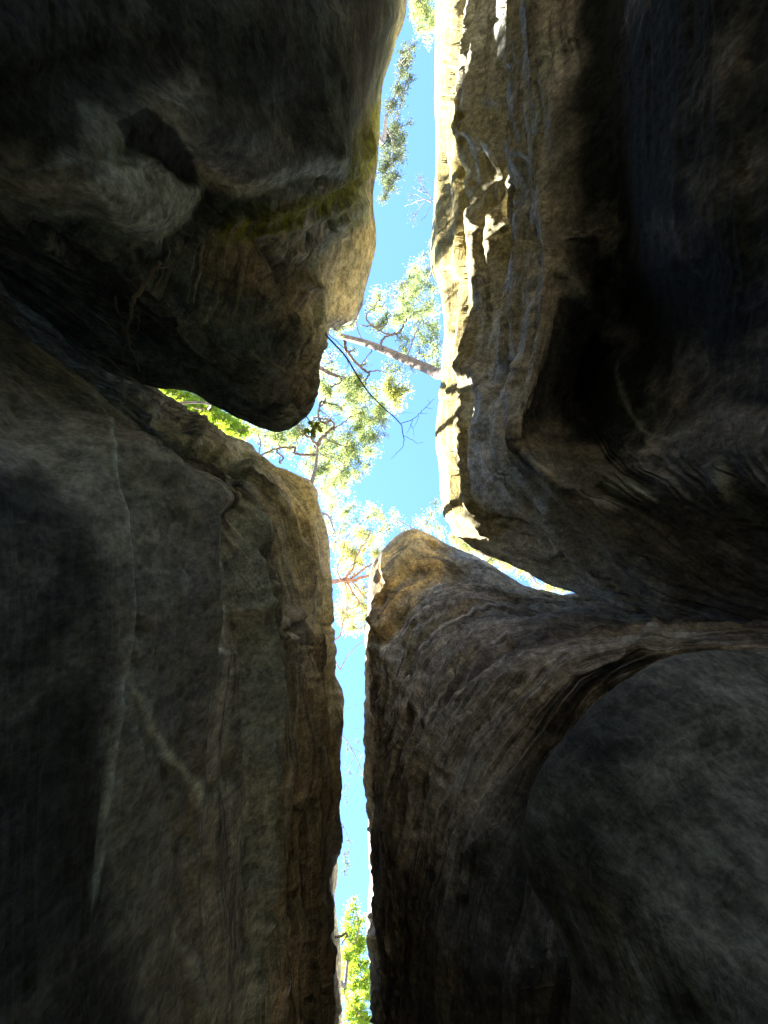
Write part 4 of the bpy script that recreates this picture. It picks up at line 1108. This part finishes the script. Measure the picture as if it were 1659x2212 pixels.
tree('lime_tree', 'bright lime-green backlit foliage in the crack under the overhanging boulder', 'tree',
     ('w', -4.2, -1.6, 11.5), lat([(440, 870), (450, 885)], 13, 14), [
         (lat([(450, 885), (420, 880), (395, 862), (370, 848)], 14, 14.5), .02), (lat([(450, 885), (470, 905), (500, 925), (530, 930)], 14, 14.5), .02),
         (lat([(430, 880), (445, 905), (470, 920)], 14, 14.3), .014)],
     [(372, 848, 14.6, 18, 2), (398, 862, 14.6, 22, 2), (425, 880, 14.6, 24, 2), (455, 900, 14.6, 24, 2), (485, 915, 14.6, 22, 1.8), (512, 930, 14.6, 18, 1.4), (350, 830, 14.6, 18, 2), *fill([(340, 825), (420, 850), (520, 905), (540, 950), (440, 915), (370, 865)], 14.6, 22, 16, 2, 8), (440, 860, 14.6, 24, 1.6), (400, 895, 14.6, 18, 1.6)],
     'lime', BARK, r0=.028, leaf_size=.075, density=.45, group=G_TREES)
tree('maple_tree', 'bright yellow-green maple filling the bottom end of the narrow slot', 'tree',
     ('w', -1.3, 6.9, 11.9), lat([(742, 2130), (752, 2060)], 13.5, 15.5), [
         (lat([(752, 2060), (775, 2010), (768, 1960)], 15.5, 16), .02), (lat([(750, 2090), (780, 2110), (795, 2140)], 15.3, 15.8), .02), (lat([(745, 2150), (775, 2190), (800, 2205)], 15, 15.5), .022)],
     [(764, 1965, 16, 18, .7), (748, 1992, 16, 16, 1), (780, 1992, 16, 18, 1.2), (758, 2030, 16, 20, 1.5), (786, 2038, 16, 18, 1.5), (754, 2072, 15.8, 18, 1.3), (776, 2086, 15.8, 22, 1.6),
      (760, 2130, 15.6, 22, 1.5), (788, 2140, 15.6, 18, 1.5), (770, 2180, 15.5, 22, 1.5), (752, 2205, 15.4, 18, 1.3), (788, 2212, 15.4, 20, 1.4), (770, 2260, 15.4, 30, 1.3), (762, 1940, 16, 9, .5), *fill([(738, 2000), (800, 2000), (802, 2260), (738, 2260)], 15.7, 24, 15, 1.4, 9), (795, 2080, 15.8, 12, 1.3)],
     'lime', BARK, r0=.06, leaf_size=.085, density=.34, group=G_TREES)
tree('bare_sapling', 'thin nearly leafless sapling reaching across the lower narrow slot', 'sapling',
     ('w', -1.0, 3.6, 11.8), lat([(728, 1580), (742, 1592)], 12.6, 13), [
         (lat([(742, 1592), (758, 1615), (775, 1650), (790, 1690), (800, 1725)], 13, 13.5), .011), (lat([(745, 1598), (765, 1600), (785, 1608)], 13, 13.4), .006),
         (lat([(758, 1615), (780, 1625), (795, 1640)], 13.1, 13.4), .006), (lat([(765, 1630), (755, 1660), (745, 1690)], 13.2, 13.5), .006),
         (lat([(775, 1650), (790, 1655), (800, 1665)], 13.2, 13.5), .005), (lat([(775, 1655), (768, 1690), (772, 1720)], 13.2, 13.5), .006), (lat([(750, 1605), (748, 1640), (740, 1660)], 13.1, 13.4), .006),
         (lat([(738, 1540), (752, 1530), (775, 1520)], 12.8, 13.2), .007), (lat([(740, 1568), (765, 1572), (790, 1578)], 12.8, 13.2), .007)],
     [(752, 1612, 13.3, 12, .5), (782, 1636, 13.4, 13, .4), (760, 1670, 13.4, 14, .3), (746, 1715, 13.4, 10, .6), (748, 1735, 13.4, 8, .5), (785, 1665, 13.4, 12, .25), (770, 1600, 13.4, 10, .25)],
     'grey', BARK_GREY, r0=.016, leaf_size=.03, density=.5, twig=.0035, group='shrubs and sprigs on the rims')
tree('leafy_sprig', 'small dangling leafy sprig on the left edge of the lower slot, above the maple', 'sprig',
     ('w', -.85, 4.6, 11.6), lat([(730, 1770), (740, 1782)], 12, 12.4), [(lat([(740, 1782), (750, 1805), (760, 1832)], 12.4, 12.8), .009), (lat([(738, 1790), (742, 1830), (748, 1870)], 12.4, 12.9), .008)],
     [(746, 1845, 12.8, 11, .9), (748, 1868, 12.8, 11, .9), (744, 1890, 12.8, 9, .7), (752, 1815, 12.7, 8, .3)],
     'grey', BARK_GREY, r0=.014, leaf_size=.045, density=.45, twig=.0035, group='shrubs and sprigs on the rims')

# ---- dead branch hanging out of the overhang's fluted edge
root = bpy.data.objects.new('dead_branch', None); link(root); org = Vector(P(690, 708, 8.7)); root.location = org
tag(root, 'long thin dead branch slanting down from the fluted edge of the overhang', 'branch', None, 'thing')
m = MB()
m.tube(curve3([P(*p) for p in lat([(690, 708), (706, 726), (745, 768), (768, 805), (795, 846), (830, 882), (853, 902), (868, 919)], 8.7, 8.9)]), .012, .006, 6)
m.local(org).build('stem', BARK_GREY, root)
for pts, r_ in (([(866, 914), (890, 907), (902, 898), (915, 884), (930, 868), (938, 862)], .006), ([(868, 919), (872, 945), (871, 962), (858, 978), (845, 991)], .006),
                ([(872, 941), (890, 950), (900, 957), (915, 955)], .004), ([(892, 906), (886, 922), (878, 936)], .004), ([(886, 915), (893, 930), (896, 944)], .003),
                ([(905, 898), (898, 915), (890, 925)], .003), ([(920, 880), (936, 884)], .003), ([(908, 893), (925, 893)], .003), ([(850, 898), (870, 892), (895, 893)], .003),
                ([(928, 871), (925, 862)], .0025), ([(700, 716), (722, 732), (745, 755), (752, 772)], .006), ([(750, 775), (752, 790), (745, 797)], .004), ([(795, 846), (782, 862), (770, 878)], .004)):
    m = MB(); p3 = [P(*p) for p in lat(pts, 8.9, 9.05)]
    c = curve3(p3, 4)
    for i in range(1, len(c) - 1): c[i] += Vector((rng.gauss(0, 1), rng.gauss(0, 1), rng.gauss(0, 1))) * .004
    m.tube(c, r_, r_ * .4, 4); m.local(org).build('twig', BARK_GREY, root)

# ---- fern-like sprig
root = bpy.data.objects.new('pinnate_sprig', None); link(root); org = Vector(P(815, 905, 15.6)); root.location = org
tag(root, 'feathery sprig of narrow leaflets hanging into the blue sky by the contorted tree', 'sprig', 'shrubs and sprigs on the rims', 'thing')
m = MB(); lf = MB()
m.tube(curve3([P(*p) for p in lat([(800, 900), (815, 905), (825, 925), (832, 945)], 15.8, 15.6)]), .008, .004, 4)
for a, b in (((822, 910), (834, 925)), ((818, 928), (812, 940)), ((828, 935), (842, 944)), ((826, 932), (818, 955)), ((815, 905), (842, 908))):
    A3, B3 = Vector(P(*a, 15.6)), Vector(P(*b, 15.6))
    m.tube([A3, B3], .004, .002, 4)
    dd = (B3 - A3).normalized(); sd = dd.cross(Vector((0, 0, 1)))
    for i in range(9):
        p = A3.lerp(B3, (i + .5) / 9)
        for s_ in (-1, 1): lf.leaf(p, .06, (sd * s_ + dd * .5 + Vector((0, 0, rng.gauss(0, .3)))), .3)
m.local(org).build('stalk', BARK_GREY, root)
o = lf.local(org).build('leaflets', LEAF['grey'], root, False); o['kind'] = 'stuff'


# ---- sprig of big lobed leaves at the overhang's lip
def lobed(size):
    pts = [(0, 0)]
    for k, (a, r_) in enumerate(((-70, .55), (-52, .42), (-35, .85), (-18, .55), (0, 1), (18, .55), (35, .85), (52, .42), (70, .55))):
        pts.append((math.sin(R(a)) * r_ * size, math.cos(R(a)) * r_ * size))
    return [(x, y, -.25 * abs(x) + .05 * y) for x, y in pts]


LEAF_BIG = leaf_material('broad leaf', (0.10, 0.12, 0.02), (0.30, 0.32, 0.03), .45)
leaf_mesh = bpy.data.meshes.new('leaf')
lv = lobed(.085); leaf_mesh.from_pydata(lv, [], [(0, i, i + 1) for i in range(1, 9)]); leaf_mesh.materials.append(LEAF_BIG)
root = bpy.data.objects.new('broadleaf_sprig', None); link(root); org = Vector(P(668, 905, 7.4)); root.location = org
tag(root, 'sprig of broad olive lobed leaves hanging under the tip of the overhang', 'sprig', 'shrubs and sprigs on the rims', 'thing')
m = MB(); m.tube(curve3([P(660, 898, 7.1), P(668, 908, 7.6), P(676, 924, 7.8), P(682, 934, 7.8)]), .007, .003, 5)
m.local(org).build('stalk', BARK_GREY, root)
for (x, y) in ((668, 918), (678, 916), (684, 924), (672, 928), (680, 932), (688, 932), (675, 938), (666, 925), (683, 914)):
    o = link(bpy.data.objects.new('leaf', leaf_mesh), root); o.location = Vector(P(x, y, 7.8 + rng.uniform(-.1, .1))) - org
    o.rotation_euler = (rng.uniform(-.6, .6), rng.uniform(-.6, .6), rng.uniform(0, 6.28)); k = rng.uniform(.8, 1.25); o.scale = (k, k, k)

# ---- hooked twig stub on the left edge low in the slot
root = bpy.data.objects.new('hooked_twig', None); link(root); org = Vector(P(724, 2022, 10.6)); root.location = org
tag(root, 'short hooked dead twig sticking out of the left wall edge near the bottom', 'twig', None, 'thing')
m = MB(); m.tube(curve3([P(*p) for p in lat([(724, 2024), (738, 2022), (746, 2016), (750, 2020), (744, 2030), (737, 2040)], 10.6, 10.9)]), .022, .008, 6)
m.local(org).build('stem', BARK_GREY, root)
m = MB(); m.tube(curve3([P(*p) for p in lat([(746, 2016), (752, 2022), (757, 2024)], 10.8, 10.9)]), .012, .004, 5); m.local(org).build('twig', BARK_GREY, root)


# ---- roots dangling in the crevice between overhang and left wall
def surf_z(name, px, py):
    q, X = SURF[name]
    d = np.hypot(q[:, 0] - px, q[:, 1] - py)
    s_ = d < 9
    return float(X[s_, 2].min()) if s_.any() else 4.5


ROOTM = bark_material('root', (0.42, 0.32, 0.21), (0.55, 0.45, 0.32))
root = bpy.data.objects.new('dangling_roots', None); link(root)
org = Vector(P(290, 648, surf_z('overhang', 290, 648) - .05)); root.location = org
tag(root, 'tangle of pale dry tree roots dangling in the dark crevice under the overhang', 'roots', None, 'thing')
for pts, r_ in (([(345, 570), (334, 576), (311, 612), (288, 648), (285, 674), (275, 706), (279, 738), (291, 771), (301, 803)], .016),
                ([(249, 640), (250, 656), (256, 677), (268, 686), (282, 688), (296, 682), (300, 672), (296, 660)], .007),
                ([(205, 732), (220, 735), (233, 742), (248, 749), (259, 750)], .008), ([(181, 690), (192, 706), (207, 716), (230, 722), (250, 735)], .006),
                ([(197, 761), (220, 770), (243, 784), (275, 813), (308, 832), (336, 850)], .011), ([(205, 682), (228, 696), (250, 720), (262, 730)], .006),
                ([(262, 688), (268, 712), (275, 735)], .007), ([(240, 744), (238, 756), (244, 766)], .004), ([(285, 674), (300, 690), (296, 715), (280, 730)], .006),
                ([(275, 706), (258, 700), (240, 690)], .005), ([(279, 738), (268, 752), (266, 780)], .007), ([(45, 560), (62, 565), (80, 572), (95, 576)], .006), ([(334, 576), (352, 578), (365, 574)], .005)):
    m = MB()
    p3 = [P(x, y, surf_z('overhang', x, y) - .05 - r_) for x, y in pts]
    c = curve3(p3, 4)
    for i in range(1, len(c) - 1): c[i] += Vector((rng.gauss(0, 1), rng.gauss(0, 1), rng.gauss(0, 1))) * r_ * .4
    m.tube(c, r_, r_ * .35, 5); m.local(org).build('root', ROOTM, root)
